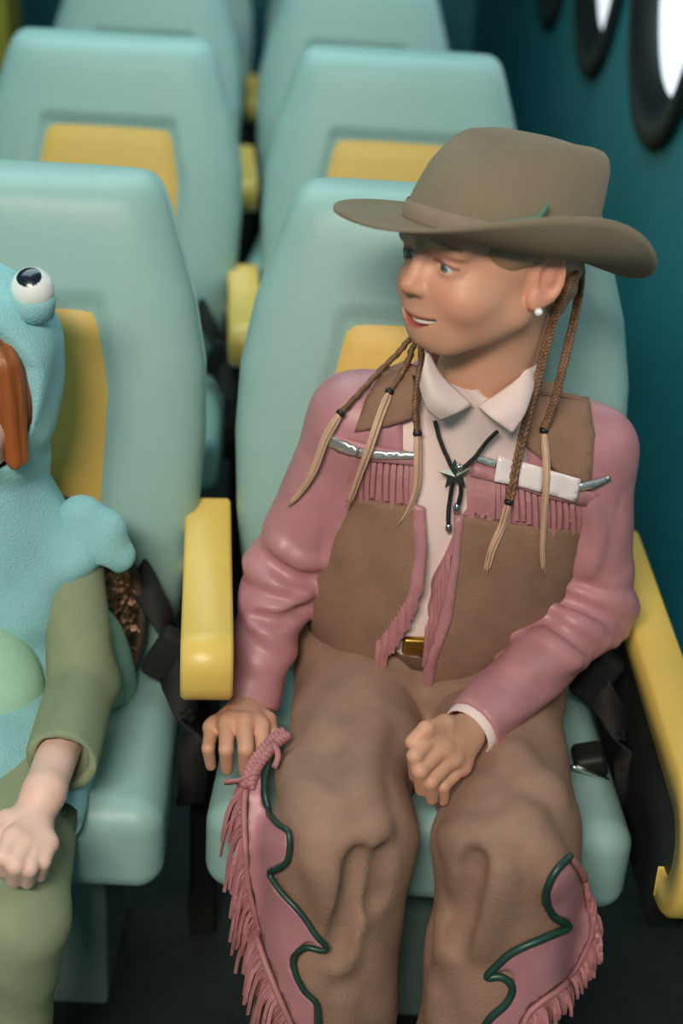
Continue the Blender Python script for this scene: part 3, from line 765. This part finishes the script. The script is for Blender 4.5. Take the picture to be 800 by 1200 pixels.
# ------------------------------------------------------------------ jacket panels
def jpanel(name, poly, m, off=.004, th=.003, **k): return drape(name, poly, jtorso, m, jacket, off, th, **k)
jpanel('front_panel', [(372, 566), (420, 582), (484, 592), (494, 640), (489, 690), (468, 730), (441, 778), (424, 790), (398, 780), (362, 752), (364, 700), (372, 640)], M['suede'], .0055, ydef=-.20)
jpanel('front_panel', [(531, 600), (600, 612), (692, 622), (678, 660), (660, 700), (655, 740), (620, 766), (560, 800), (500, 806), (508, 770), (525, 720), (532, 660)], M['suede'], .0055, ydef=-.22)
jpanel('shoulder_panel', [(470, 420), (452, 440), (430, 470), (417, 506), (455, 500), (492, 488), (488, 450), (480, 425)], M['suede'], .009)
jpanel('shoulder_panel', [(634, 436), (660, 448), (684, 472), (692, 510), (688, 566), (655, 556), (606, 516), (622, 470)], M['suede'], .008)
def fringe(name, top, length, m, bvh, parent, count, wpx=5.2, off=.004, ydef=-.3, jit=.12, seed=1, drop=(0, 1)):
    rnd = random.Random(seed); q = spline(top, count); parts = []
    for i, (a, b) in enumerate(q):
        L = (length(i/(count-1)) if callable(length) else length)*(1+rnd.uniform(-jit, jit)); sx = rnd.uniform(-2.0, 2.0); pts = []
        for t in np.linspace(0, 1, 6):
            p, nn = hitn(bvh, a+drop[0]*L*t+sx*t*t, b+drop[1]*L*t, off+.0035*math.sin(t*2.6)+rnd.uniform(0, .0008), ydef); pts.append(p)
        parts.append(ribbon(pts, np.linspace(1, .9, 6)*wpx/1075, _r, .0016))
    v, f = join(parts); return stuff(mesh(name, v, f, m, parent, False))
fringe('chest_fringe', [(378, 512), (400, 520), (440, 532), (488, 538)], lambda t: 50+8*t, M['fringe'], jtorso, jacket, 22)
fringe('chest_fringe', [(548, 548), (580, 556), (640, 575), (694, 584)], lambda t: 52-8*t, M['fringe'], jtorso, jacket, 27, seed=2)
jpanel('chest_yoke', [(384, 498), (378, 518), (400, 526), (440, 538), (490, 545), (492, 530), (440, 520), (400, 508)], M['satin'], .0088)
jpanel('chest_yoke', [(552, 540), (550, 556), (590, 566), (640, 582), (696, 590), (696, 572), (640, 565), (590, 550)], M['satin'], .0088)
jpanel('foil_strip', [(392, 506), (390, 516), (404, 524), (421, 530), (425, 521), (408, 512)], M['silver'], .0125, .003, step=4)
jpanel('foil_strip', [(425, 522), (424, 531), (450, 535), (490, 537), (491, 528), (455, 526)], M['silver'], .0120, .003, step=4)
jpanel('foil_strip', [(556, 530), (556, 538), (576, 546), (579, 537)], M['silver'], .0120, .003, step=4)
jpanel('foil_strip', [(579, 531), (575, 561), (600, 567), (603, 539)], M['foil'], .0140, .004, step=5)
jpanel('foil_strip', [(605, 539), (602, 567), (628, 574), (631, 546)], M['foil'], .0140, .004, step=5)
jpanel('foil_strip', [(633, 547), (630, 574), (667, 582), (674, 556)], M['foil'], .0140, .004, step=5)
jpanel('foil_strip', [(672, 561), (671, 570), (690, 566), (708, 557), (708, 552), (690, 557)], M['silver'], .0120, .003, step=4)
# pink lapels and the fringed lower edges of the front opening
for k, (pl, ln) in enumerate(([[(490, 672), (476, 702), (456, 732), (442, 752)], 44], [[(526, 650), (518, 680), (510, 705), (500, 735)], 44])):
    q = spline(pl, 18); parts = []
    for i, (a, b) in enumerate(q):
        L = ln*(.95+.025*((i*7) % 5)); yy = min(hitn(jtorso, a, b, .006)[0][1], -.285)
        parts.append(ribbon(spline([P(a, b, yy), P(a-1.5, b+L*.5, yy-.005), P(a-3-((i*5) % 4), b+L, yy-.003)], 6), .0038, _r+np.array([0, .3*((i % 3)-1), 0]), .0016))
    v, f = join(parts); mesh('opening_fringe', v, f, M['fringe'], jacket, False)['kind'] = 'stuff'
jpanel('front_facing', [(484, 588), (499, 592), (501, 640), (496, 690), (478, 722), (446, 784), (436, 778), (462, 734), (479, 700), (487, 650)], M['satin'], .008, step=5)
jpanel('front_facing', [(543, 602), (532, 602), (529, 650), (516, 712), (496, 770), (496, 806), (505, 806), (511, 770), (529, 720), (537, 660)], M['satin'], .008, step=5)
# belt and buckle under the jacket
bv = []; bf = []
for z, q in ((.528, 1.0), (.530, 1.03), (.556, 1.03), (.558, 1.0)):
    for k in range(48): t = 2*math.pi*k/48; bv.append((.010+.118*q*math.cos(t), -.19+.090*q*math.sin(t), z))
for i in range(3):
    for k in range(48): bf.append((i*48+k, i*48+(k+1) % 48, (i+1)*48+(k+1) % 48, (i+1)*48+k))
G(mesh('belt', bv, bf, M['darksuede'], girl))
v, f = rbox(P(489, 757, -.286), (.017, .005, .011), .004, 3); G(mesh('belt_buckle', v, f, M['gold'], girl))

# ------------------------------------------------------------------ bolo tie
allt = tree((JV, JQ), (TV, TQ))
bolo = empty('bolo_tie', (0, 0, 0), '', ''); del bolo['label']; del bolo['category']; bolo.parent = girl; bolo.location = inv
cpt = hitn(allt, 535, 550, .010)[0]
for pl in ([(516, 490), (520, 510), (527, 530), (534, 548)], [(582, 498), (568, 512), (554, 530), (538, 548)], [(534, 552), (530, 575), (526, 596), (525, 612)], [(540, 556), (541, 572), (538, 588)]):
    v, f = tube(sline(pl, allt, .0075, 22)+np.array([0, -.004, 0]), .0024, 8); mesh('cord', v, f, M['cord'], bolo)
def star(c, R, r, th):
    ex = _r; ez = np.array([0, 0, 1.0]); ey = np.array([0, -1.0, 0]); v = [c+ey*th*1.6]; f = []
    for k in range(10): a = math.pi/2+k*math.pi/5+.1; q = R if k % 2 == 0 else r; v.append(c+ex*q*math.cos(a)+ez*q*math.sin(a)+ey*th*.2)
    v.append(c-ey*th)
    for k in range(10): f.append((0, 1+k, 1+(k+1) % 10)); f.append((11, 1+(k+1) % 10, 1+k))
    return v, f
v, f = star(cpt+np.array([0, -.003, 0]), .0185, .0085, .004); mesh('star_slide', v, f, M['pewter'], bolo, False)
bm = bmesh.new(); bmesh.ops.create_icosphere(bm, subdivisions=2, radius=.0046); sv = np.array([p.co[:] for p in bm.verts]); sf = [[q.index for q in p.verts] for p in bm.faces]; bm.free()
for c_, sc_ in ((cpt+np.array([.003, -.008, .011]), (1, 1, 1)), (hitn(allt, 525, 614, .011)[0], (.8, .8, 1.3)), (hitn(allt, 538, 591, .011)[0], (.9, .9, 1.6))):
    mesh('tip', sv*np.array(sc_)+c_, sf, M['chrome'], bolo)

# ------------------------------------------------------------------ braids
def braid(pts, tail, r=.0034, pitch=.015):
    pts = np.array(pts); L = np.sum(np.linalg.norm(np.diff(pts, axis=0), axis=1)); n = max(30, int(L/.0022)); p = spline(pts, n); T, A, B = frames(p); parts = []
    for k in range(3):
        q = []
        for i in range(n):
            a = 2*math.pi*(i/(n-1)*L/pitch)+k*2*math.pi/3
            q.append(p[i]+A[i]*math.sin(a)*r*.95+B[i]*math.sin(2*a)*r*.45)
        parts.append(tube(q, r*.62, 6))
    v, f = join(parts); o = G(mesh('braid', v, f, M['braid'], girl))
    v, f = tube([p[-1]-T[-1]*.003, p[-1], p[-1]+T[-1]*.003], [.0042, .0052, .0042], 10); mesh('elastic', v, f, M['elastic'], o)
    t = np.array([p[-1]]+list(tail)); n = 24; q = spline(t, n); Tt, A2, B2 = frames(q); rr = np.interp(np.linspace(0, 1, n), [0, .12, .5, .85, 1], [.0024, .0042, .0038, .0022, .0004]); parts = []
    rnd = random.Random(int(abs(p[0][0])*1e5))
    for k in range(9):
        a = k*2*math.pi/9+rnd.uniform(-.3, .3); o2 = rnd.uniform(.25, 1.0); e = rnd.uniform(-.004, .004)
        parts.append(tube([q[i]+(A2[i]*math.cos(a)+B2[i]*math.sin(a))*rr[i]*o2+A2[i]*e*(i/n)**2 for i in range(0, n-k % 3)], np.maximum(rr[:n-k % 3]*.42, .0003), 5))
    v, f = join(parts); mesh('braid_tail', v, f, M['tail'], o)
everyt = tree((JV, JQ), TJ, (TV, TQ), (SV, SQ), (HV, HQ))
def sp(a, b, off=.009): return hitn(everyt, a, b, off)[0]
def bpath(y0, px, free, root=None, behind=False):
    """first `free` points hang clear of the body between the head (depth y0) and the first point lying on the jacket"""
    y1 = sp(*px[free], .014)[1]; ys = []; lim = []
    for i, (a, b) in enumerate(px):
        h = hit(everyt, a, b, .014); lim.append(h[0][1] if h is not None and not (behind and i < free) else 9)
        ys.append(min(y0+(y1-y0)*i/free, lim[-1]) if i < free else sp(a, b, .014)[1])
    for _ in range(3):
        ys = [ys[0]]+[min((ys[i-1]+2*ys[i]+ys[i+1])/4, lim[i]) for i in range(1, len(ys)-1)]+[ys[-1]]
    return ([np.array(root)] if root is not None else [])+[P(a, b, y) for (a, b), y in zip(px, ys)]
braid(bpath(-.215, [(662, 340), (650, 370), (640, 405), (631, 440), (620, 480), (608, 530), (596, 588)], 3, H(.060, -.062, .0)), [sp(586, 612), sp(574, 640), sp(566, 668)])
braid(bpath(-.19, [(680, 328), (675, 362), (666, 402), (657, 440), (648, 475), (637, 504)], 3, H(.030, -.095, .0)), [sp(634, 550, .018), sp(632, 600, .012), sp(631, 640), sp(632, 672)])
braid(bpath(-.205, [(486, 392), (466, 414), (442, 438), (420, 462), (399, 484)], 2, H(-.062, -.040, -.030), True), [sp(388, 510, .012), sp(375, 545, .014), sp(357, 575, .010), sp(342, 592)])
braid([p+np.array([0, -.010*min(i, 3)/3, 0]) for i, p in enumerate(bpath(-.21, [(490, 396), (479, 418), (467, 440), (456, 455)], 2, H(-.060, -.030, -.032), True))], [sp(445, 485), sp(432, 520, .016), sp(420, 555, .014), sp(406, 592, .012)])
braid(bpath(-.22, [(498, 396), (494, 422), (489, 450), (487, 480), (489, 508)], 2, H(-.056, -.020, -.034), True), [sp(491, 535, .018), sp(490, 565, .014), sp(482, 592, .012), sp(468, 616)])

# ------------------------------------------------------------------ chaps: scalloped satin wings, piping and fringe
def wing(edge, spine, yfl, out, seed, lmin, lmax, pr, zlen):
    e = [tuple(p) for p in spline(edge, len(edge)*6)]; sp2 = [tuple(p) for p in spline(spine, len(spine)*5)]
    yv = lambda v: float(np.interp(v, [a for a, b in yfl], [b for a, b in yfl]))
    def pos(a, b, off):
        pf = P(a, b, yv(b)); h = hit(ct, a, b, off)
        return h[0] if h is not None and np.linalg.norm(h[0]-CAM) < np.linalg.norm(pf-CAM)+.004 else pf
    poly = e+sp2[::-1]; step = 7; pts = []; n = len(poly)
    for i in range(n):
        a = np.array(poly[i]); b = np.array(poly[(i+1) % n]); k = max(1, int(np.linalg.norm(b-a)/step))
        for j in range(k): pts.append(tuple(a+(b-a)*j/k))
    nb = len(pts); P2 = np.array(pts); lo = P2.min(0); hi = P2.max(0)
    for gx in np.arange(lo[0]+3, hi[0], step):
        for gy in np.arange(lo[1]+3, hi[1], step):
            if inpoly(gx, gy, pts) and np.min(np.linalg.norm(P2-(gx, gy), axis=1)) > step*.55: pts.append((gx, gy))
    r = delaunay_2d_cdt([Vector(p) for p in pts], [(i, (i+1) % nb) for i in range(nb)], [list(range(nb))], 1, 1e-4)
    V = np.array([pos(c[0], c[1], .004) for c in r[0]]); fa = r[2]; ed = np.array([(f[i], f[(i+1) % len(f)]) for f in fa for i in range(len(f))])
    # keep the largest connected piece
    lab = list(range(len(V)))
    def find(i):
        while lab[i] != i: lab[i] = lab[lab[i]]; i = lab[i]
        return i
    for a, b in ed: lab[find(a)] = find(b)
    cnt = {}
    for f in fa: cnt[find(f[0])] = cnt.get(find(f[0]), 0)+1
    big = max(cnt, key=cnt.get); fa = [f for f in fa if find(f[0]) == big]
    for _ in range(3):
        s = np.zeros_like(V); c = np.zeros(len(V))
        for a, b in ed: s[a] += V[b]; s[b] += V[a]; c[a] += 1; c[b] += 1
        V = V*.5+.5*s/np.maximum(c, 1)[:, None]
    dirn = V-CAM; V = V-dirn/np.linalg.norm(dirn, axis=1)[:, None]*.002
    us = sorted({i for f in fa for i in f}); mp_ = {a: i for i, a in enumerate(us)}; V = V[us]; fa = [[mp_[i] for i in f] for f in fa]
    f2 = [tuple(f) if np.cross(V[f[1]]-V[f[0]], V[f[2]]-V[f[0]])@(CAM-V[f[0]]) > 0 else tuple(f)[::-1] for f in fa]
    mesh('satin_wing', V, f2, M['satin'], chaps, True, .003)
    pe = np.array([pos(a, b, .007) for a, b in e])
    for k in range(2): pe[1:-1] = (pe[:-2]+2*pe[1:-1]+pe[2:])/4
    pv, pf = tube(spline(pe, 160), pr, 8); mesh('piping', pv, pf, M['piping'], chaps)
    q = spline([pos(a, b, .006) for a, b in sp2], 90); pv, pf = tube(q, .0036, 8); mesh('spine_seam', pv, pf, M['fringe'], chaps)
    rnd = random.Random(seed); parts = []
    for i in range(14, 130):
        t = i/129*88; k = int(min(t, 88)); p = q[k]+(q[k+1]-q[k])*(t-k); L = rnd.uniform(lmin, lmax); o = rnd.uniform(.5, 1.1); b = rnd.uniform(-.006, .012)
        w1 = p+_r*out*L*.22*o+np.array([0, -b*.3, -L*.25*zlen]); w2 = p+_r*out*L*.32*o+np.array([0, -b, -L*.65*zlen]); w3 = p+_r*out*L*.36*o+np.array([0, -b, -L*zlen])
        parts.append(ribbon(spline([p, w1, w2, w3], 7), np.linspace(.0046, .0034, 7), _r+np.array([0, rnd.uniform(-1, 1), .2]), .0014))
    v, f = join(parts); stuff(mesh('chaps_fringe', v, f, M['fringe'], chaps, False))
wing([(322, 876), (312, 900), (310, 925), (316, 950), (332, 966), (345, 976), (344, 1003), (334, 1014), (322, 1020), (334, 1040), (352, 1060), (370, 1085), (379, 1108), (362, 1106), (350, 1115), (348, 1132), (358, 1156), (372, 1172), (376, 1200), (380, 1245)],
     [(318, 870), (300, 893), (287, 930), (287, 990), (291, 1040), (302, 1082), (318, 1130), (334, 1172), (344, 1200), (350, 1245)],
     [(865, -.395), (930, -.455), (1000, -.49), (1250, -.51)], -1, 3, .036, .062, .0031, 1.0)
wing([(661, 1004), (646, 1020), (638, 1045), (642, 1068), (661, 1081), (640, 1092), (612, 1104), (588, 1118), (570, 1140), (586, 1140), (599, 1152), (592, 1172), (570, 1196), (560, 1245)],
     [(663, 1006), (680, 1030), (690, 1060), (695, 1085), (688, 1110), (672, 1138), (650, 1156), (628, 1172), (612, 1192), (600, 1245)],
     [(1000, -.49), (1100, -.505), (1250, -.51)], 1, 4, .022, .038, .0042, .8)
# laced tie where the wing starts, with two loose ends
pc = spline([P(333, 860, -.39), P(320, 870, -.405), P(308, 884, -.425), P(297, 900, -.435), P(289, 922, -.452)], 60); T_, A1, B1 = frames(pc); parts = []
for k in range(3): parts.append(tube([pc[i]+A1[i]*.006*math.sin(i*.55+k*2.1)+B1[i]*.0035*math.sin(i*1.1+k*4.2) for i in range(60)], .0036, 6))
parts.append(ribbon(spline([P(300, 905, -.44), P(285, 914, -.45), P(262, 917, -.452)], 6), .0075, (0, -.3, 1), .002)); parts.append(ribbon(spline([P(318, 868, -.41), P(326, 884, -.43), P(321, 900, -.44)], 6), .006, _r, .002))
v, f = join(parts); mesh('wing_tie', v, f, M['fringe'], chaps)
# boots
F = Field(axis(-.18, .16, .005), axis(-.68, -.40, .005), axis(0.0, .14, .005))
for a in (anR, anL):
    F.cap(a+np.array([0, .01, .08]), a+np.array([0, .02, -.02]), .048, .042, .01); F.cap(a+np.array([0, .01, -.015]), a+np.array([0, -.11, -.028]), .040, .028, .02)
F.fn((-.2, -.7, -.02), (.2, -.3, .03), lambda x, y, z: .004-z+0*x, 0, 'i')
BV, BQ = F.mesh(); G(npmesh('boots', BV, BQ, M['darksuede'], girl))
# ------------------------------------------------------------------ child in the blue hooded costume
M['plush'] = mat('blue_plush', srgb(150, 202, 206), .9, .10, 26, .45, 420, sheen=.5)
M['seafoam'] = mat('seafoam_plush', srgb(150, 196, 178), .9, .10, 26, .4, 420, sheen=.4)
M['belly'] = mat('pale_green_plush', srgb(176, 218, 190), .9, .08, 26, .35, 420, sheen=.4)
M['olive_knit'] = mat('olive_jersey', srgb(140, 150, 118), .85, .08, 30, .25, 500, sheen=.2)
M['redhair'] = mat('red_hair', srgb(168, 92, 44), .42, .45, 30, .4, 120, stretch=(2.2, 2.2, .25))
M['sequin'] = mat('bronze_sequins', srgb(150, 116, 92), .25, .55, 160, .9, 170, metal=.9)
M['rim'] = mat('brown_rim', srgb(70, 56, 40), .7, .3, 60, .3, 400)
M['toyeye'] = mat('toy_eye', (1, 1, 1, 1), .25, .03, 30, attr='col', spec=.6, coat=.4)
B_ = math.radians(8); KO = P(-40, 462, -.255); Ky = np.array([-math.sin(B_), -math.cos(B_), 0.0]); Kx = np.array([math.cos(B_), -math.sin(B_), 0.0]); Kz = np.array([0, 0, 1.0])
Ky, Kz = rotax(Ky, Kx, math.radians(-6)), rotax(Kz, Kx, math.radians(-6)); KM = np.stack([Kx, Ky, Kz], 1); KS = .95
def K(x, y, z): return KO+KS*(Kx*x+Ky*y+Kz*z)
def KR(rx=0, ry=0, rz=0): return KM @ np.array(Matrix.Rotation(rz, 3, 'Z') @ Matrix.Rotation(ry, 3, 'Y') @ Matrix.Rotation(rx, 3, 'X'))
CX = -.512
kid = empty('person', (CX, -.30, 0), 'child in light blue hooded costume with a white toy eye on the hood', 'person')
kinv = -np.array([CX, -.30, 0])
def GK(o): o.location = kinv; return o
def mir(p): p = np.array(p); return np.array([2*CX-p[0], p[1], p[2]])
k_sh = P(88, 655, -.225); k_el = P(97, 797, -.285); k_wr = P(52, 928, -.49); k_hd = P(36, 962, -.515)
k_nk = np.array([CX, -.215, .68])
k_hip = np.array([-.450, -.20, .462]); k_kn = P(14, 1060, -.555); k_kn[2] = .385; k_an = np.array([k_kn[0]-.03, -.56, .06])
F = Field(axis(-.74, -.28, .0024), axis(-.68, -.06, .0026), axis(.02, 1.0, .007, [(.40, .56, .0024), (.70, .93, .0020)]))
head_field(F, K, KR, KS, False)
F.cap(K(0, -.024, -.045), k_nk, .036, .040, .02); F.cap(k_nk, (CX, -.19, .46), .045, .07, .03)
for m_ in (lambda p: np.array(p), mir):
    F.cap(k_nk+np.array([0, .01, -.03]), m_(k_sh)+np.array([0, .01, -.02]), .028, .018, .01); F.cap(m_(k_sh)+np.array([0, .01, -.02]), m_(k_el), .018, .022, .01); F.cap(m_(k_el), m_(k_wr), .026, .0205, .015); F.cap(m_(k_wr), m_(k_hd), .0205, .021, .01)
    F.cap(m_(k_hip), m_(k_kn), .038, .034, .03); F.cap(m_(k_kn), m_(k_an), .034, .028, .02); F.cap(m_(k_an)+np.array([0, .02, -.01]), m_(k_an)+np.array([0, -.09, -.025]), .025, .02, .02)
    hand(F, m_(k_hd), [m_(P(14, 984, -.56)), m_(P(27, 994, -.565)), m_(P(42, 996, -.56)), m_(P(56, 990, -.55))],
         [m_(P(4, 1004, -.582)), m_(P(18, 1014, -.588)), m_(P(34, 1017, -.584)), m_(P(50, 1010, -.572))],
         [m_(P(2, 1020, -.574)), m_(P(17, 1031, -.578)), m_(P(32, 1033, -.574)), m_(P(47, 1026, -.564))],
         [m_(P(8, 962, -.53)), m_(P(-8, 975, -.55)), m_(P(-14, 992, -.565))], .0086)
KV, KQ = F.mesh(); KV = relax(KV, KQ, 1); del F
kcol = np.tile(np.array(srgb(236, 192, 176)), (len(KV), 1)); head_paint(KV, kcol, KO, KM, KS, srgb(206, 116, 110), srgb(234, 160, 146), srgb(170, 112, 70))
GK(npmesh('body', KV, KQ, M['skin'], kid, kcol))
for s in (-1, 1): GK(eyeball(kid, K, KM, KS, s, Ky, srgb(96, 110, 120)))
# red hair
F = Field(axis(KO[0]-.13, KO[0]+.13, .0028), axis(KO[1]-.13, KO[1]+.13, .0028), axis(KO[2]-.12, KO[2]+.13, .0028))
F.ell(K(0, -.012, .034), np.array((.080, .094, .084))*KS, 0, 'u', KR())
for s in (-1, 1): F.cap(K(s*.058, .044, .05), K(s*.068, .034, -.055), .018, .012, .015); F.ell(K(s*.060, .0, .005), np.array((.022, .055, .065))*KS, .012, 'u', KR())
F.ell(K(0, .108, -.040), np.array((.056, .070, .085))*KS, .008, 's', KR())
F.ell(K(0, -.03, -.10), np.array((.09, .08, .045))*KS, .01, 's', KR())
F.disp(KO-.2, KO+.2, lambda x, y, z: .0013*np.sin(330*(x-KO[0])+18*(z-KO[2])+260*(y-KO[1])))
V_, Q_ = F.mesh(); GK(npmesh('hair', V_, Q_, M['redhair'], kid))
# costume: hood + tunic as one plush garment
F = Field(axis(-.72, -.30, .003), axis(-.45, -.04, .003), axis(.38, .98, .003))
F.ell(K(0, -.016, .030), np.array((.101, .114, .118))*KS, 0, 'u', KR()); F.cap(K(0, -.04, -.02), k_nk+np.array([0, .0, .01]), .070, .075, .04)
F.ell((CX, -.205, .56), (.108, .098, .16), .05); F.ell((CX, -.21, .44), (.125, .115, .085), .04); F.ell((CX, -.31, .45), (.112, .125, .062), .03)
for m_ in (lambda p: np.array(p), mir):
    F.cap(k_nk+np.array([0, 0, -.02]), m_(k_sh)+np.array([-.0, 0, .012]), .055, .034, .035)
    F.cap(m_(P(74, 905, -.37)), m_(P(66, 962, -.45)), .036, .028, .03)
F.ell(K(0, -.006, .006), np.array((.086, .098, .100))*KS, .004, 's', KR())
def hood_cut(x, y, z):
    x = x-KO[0]; y = y-KO[1]; z = z-KO[2]; ly = (x*Ky[0]+y*Ky[1]+z*Ky[2])/KS; lz = (x*Kz[0]+y*Kz[1]+z*Kz[2])/KS
    return np.maximum(.026+.55*np.maximum(lz-.045, 0)+.20*np.maximum(-.03-lz, 0)-ly, -.095-lz)*KS
F.fn(KO-.16, KO+.16, hood_cut, .007, 's')
F.disp((-.8, -.5, .3), (-.2, 0, 1), lambda x, y, z: .0016*np.sin(60*x+35*z+4*np.sin(25*z))+.0012*np.sin(90*y-45*z))
V_, Q_ = F.mesh(); V_ = relax(V_, Q_, 1); suit = GK(npmesh('hooded_tunic', V_, Q_, M['plush'], kid)); kt = tree((V_, Q_))
# pale green belly pad
F = Field(axis(-.64, -.38, .004), axis(-.42, -.20, .004), axis(.34, .62, .004)); F.ell((CX-.008, -.300, .470), (.090, .075, .115))
V_, Q_ = F.mesh(); mesh('belly_pad', V_, Q_, M['belly'], suit)
# toy eyes on the hood
def toy_eye(c, g):
    bm = bmesh.new(); bmesh.ops.create_uvsphere(bm, u_segments=96, v_segments=64, radius=.0215); v = np.array([p.co[:] for p in bm.verts]); f = [[q.index for q in p.verts] for p in bm.faces]; bm.free()
    g = np.array(g)/np.linalg.norm(g); d = np.arccos(np.clip((v/np.linalg.norm(v, axis=1)[:, None])@g, -1, 1)); col = np.tile(np.array([.86, .86, .84, 1.]), (len(v), 1)); col[d < .62] = (.01, .015, .03, 1)
    return mesh('toy_eye', v+c, f, M['toyeye'], suit, True, col=col)
ec = P(38, 338, -.262); toy_eye(ec, (-.05, -.55, .85)); ec2 = K(*(((ec-KO)@KM)/KS*np.array([-1, 1, 1]))); toy_eye(ec2, (-.3, -.55, .85))
for c_ in (ec, ec2):
    v, f = tube([c_+np.array([0, .004, -.030]), c_+np.array([0, .002, -.012]), c_+np.array([0, .002, -.006])], [.020, .0225, .0205], 20); mesh('eye_stalk', v, f, M['plush'], suit)
# sleeves
for m_, nm in ((lambda p: np.array(p), 0), (mir, 1)):
    F = Field(axis(-.74, -.28, .0035), axis(-.53, -.12, .0035), axis(.36, .76, .0035)); cu = P(72, 888, -.43)
    F.cap(m_(P(80, 634, -.205)), m_(k_el), .036, .037, 0); F.cap(m_(k_el), m_(cu), .037, .037, .02)
    d_ = m_(cu)-m_(k_el); d_ = d_/np.linalg.norm(d_); c0 = m_(cu)+d_*.008
    F.fn(c0-.09, c0+.09, lambda x, y, z: (x-c0[0])*d_[0]+(y-c0[1])*d_[1]+(z-c0[2])*d_[2], 0, 'i')
    F.cap(c0-d_*.008, c0+d_*.03, .029, .029, .002, 's')
    F.disp((-.8, -.5, .3), (-.2, 0, 1), lambda x, y, z: .0022*np.sin(75*z+50*x+2*np.sin(60*x))*np.exp(-((z-.49)/.05)**2))
    V_, Q_ = F.mesh(); GK(npmesh('sleeve', V_, Q_, M['olive_knit'], kid))
    # scalloped shoulder flap
    F = Field(axis(-.74, -.28, .0032), axis(-.34, -.10, .0032), axis(.48, .76, .0032))
    for u_, v_, r_ in ((96, 606, .026), (122, 622, .026), (136, 650, .022), (112, 640, .030), (96, 632, .030)): F.ell(m_(P(u_, v_, -.225)), (r_, r_*.8, r_), .012)
    F.ell(m_(P(112, 676, -.236)), (.020, .03, .020), .006, 's')
    V_, Q_ = F.mesh(); GK(npmesh('shoulder_flap', V_, Q_, M['plush'], kid))
    F = Field(axis(-.74, -.28, .0035), axis(-.34, -.06, .0035), axis(.34, .66, .0035)); F.ell(m_(P(120, 800, -.185)), (.041, .05, .108), 0, 'u', np.array(Matrix.Rotation(-.10 if nm == 0 else .10, 3, 'Y')))
    V_, Q_ = F.mesh(); GK(npmesh('side_panel', V_, Q_, M['seafoam'], kid))
# sequinned shell on the back
sc_ = P(40, 722, -.145); sc_[0] = -.47
SR = np.array(Matrix.Rotation(-.18, 3, 'X'))
F = Field(axis(-.72, -.28, .004), axis(-.26, -.06, .004), axis(.38, .76, .004)); F.ell(sc_, (.127, .030, .155), 0, 'u', SR)
V_, Q_ = F.mesh(); shell = GK(npmesh('shell', V_, Q_, M['sequin'], kid))
rp = [sc_+SR@np.array([.127*math.cos(a), -.004, .155*math.sin(a)]) for a in np.linspace(0, 2*math.pi, 60)]
v, f = tube(rp, .0065, 8, False); mesh('shell_rim', v, f, M['rim'], shell)
rnd = random.Random(8); parts = []
for i in range(260):
    a = rnd.uniform(-1.2, 1.2); q = rnd.uniform(.55, .99); x = .127*q*math.cos(a); z = .155*q*math.sin(a); y = -.030*math.sqrt(max(0, 1-q*q))-.002
    c = sc_+SR@np.array([x, y, z]); n_ = np.array([rnd.uniform(-.5, .9), -1, rnd.uniform(-.3, .8)]); n_ /= np.linalg.norm(n_); e1 = np.cross(n_, [0, 0, 1]); e1 /= np.linalg.norm(e1); e2 = np.cross(n_, e1)
    parts.append(([c+.0048*(e1*math.cos(t)+e2*math.sin(t))+n_*.001 for t in np.linspace(0, 2*math.pi, 7)[:-1]], [tuple(range(6))]))
v, f = join(parts); stuff(mesh('sequins', v, f, M['sequin'], shell, False, .0008))
# trousers and shoes
F = Field(axis(-.68, -.34, .004), axis(-.68, -.06, .004), axis(.02, .56, .004))
F.ell((CX, -.2, .45), (.11, .10, .055))
for m_ in (lambda p: np.array(p), mir):
    F.cap(m_(k_hip), m_(k_kn), .052, .052, .03); F.cap(m_(k_kn), m_(k_an)+np.array([0, 0, .04]), .052, .040, .02)
F.disp((-.8, -.7, 0), (-.2, 0, .6), lambda x, y, z: .0016*np.sin(80*z+40*x))
V_, Q_ = F.mesh(); GK(npmesh('trousers', V_, Q_, M['olive_knit'], kid))
F = Field(axis(-.68, -.34, .005), axis(-.74, -.44, .005), axis(0, .12, .005))
for m_ in (lambda p: np.array(p), mir): a = m_(k_an); F.cap(a+np.array([0, .02, -.015]), a+np.array([0, -.09, -.026]), .038, .032, .02)
F.fn((-.8, -.7, -.02), (-.2, -.3, .03), lambda x, y, z: .004-z+0*x, 0, 'i')
V_, Q_ = F.mesh(); GK(npmesh('shoes', V_, Q_, M['seafoam'], kid))
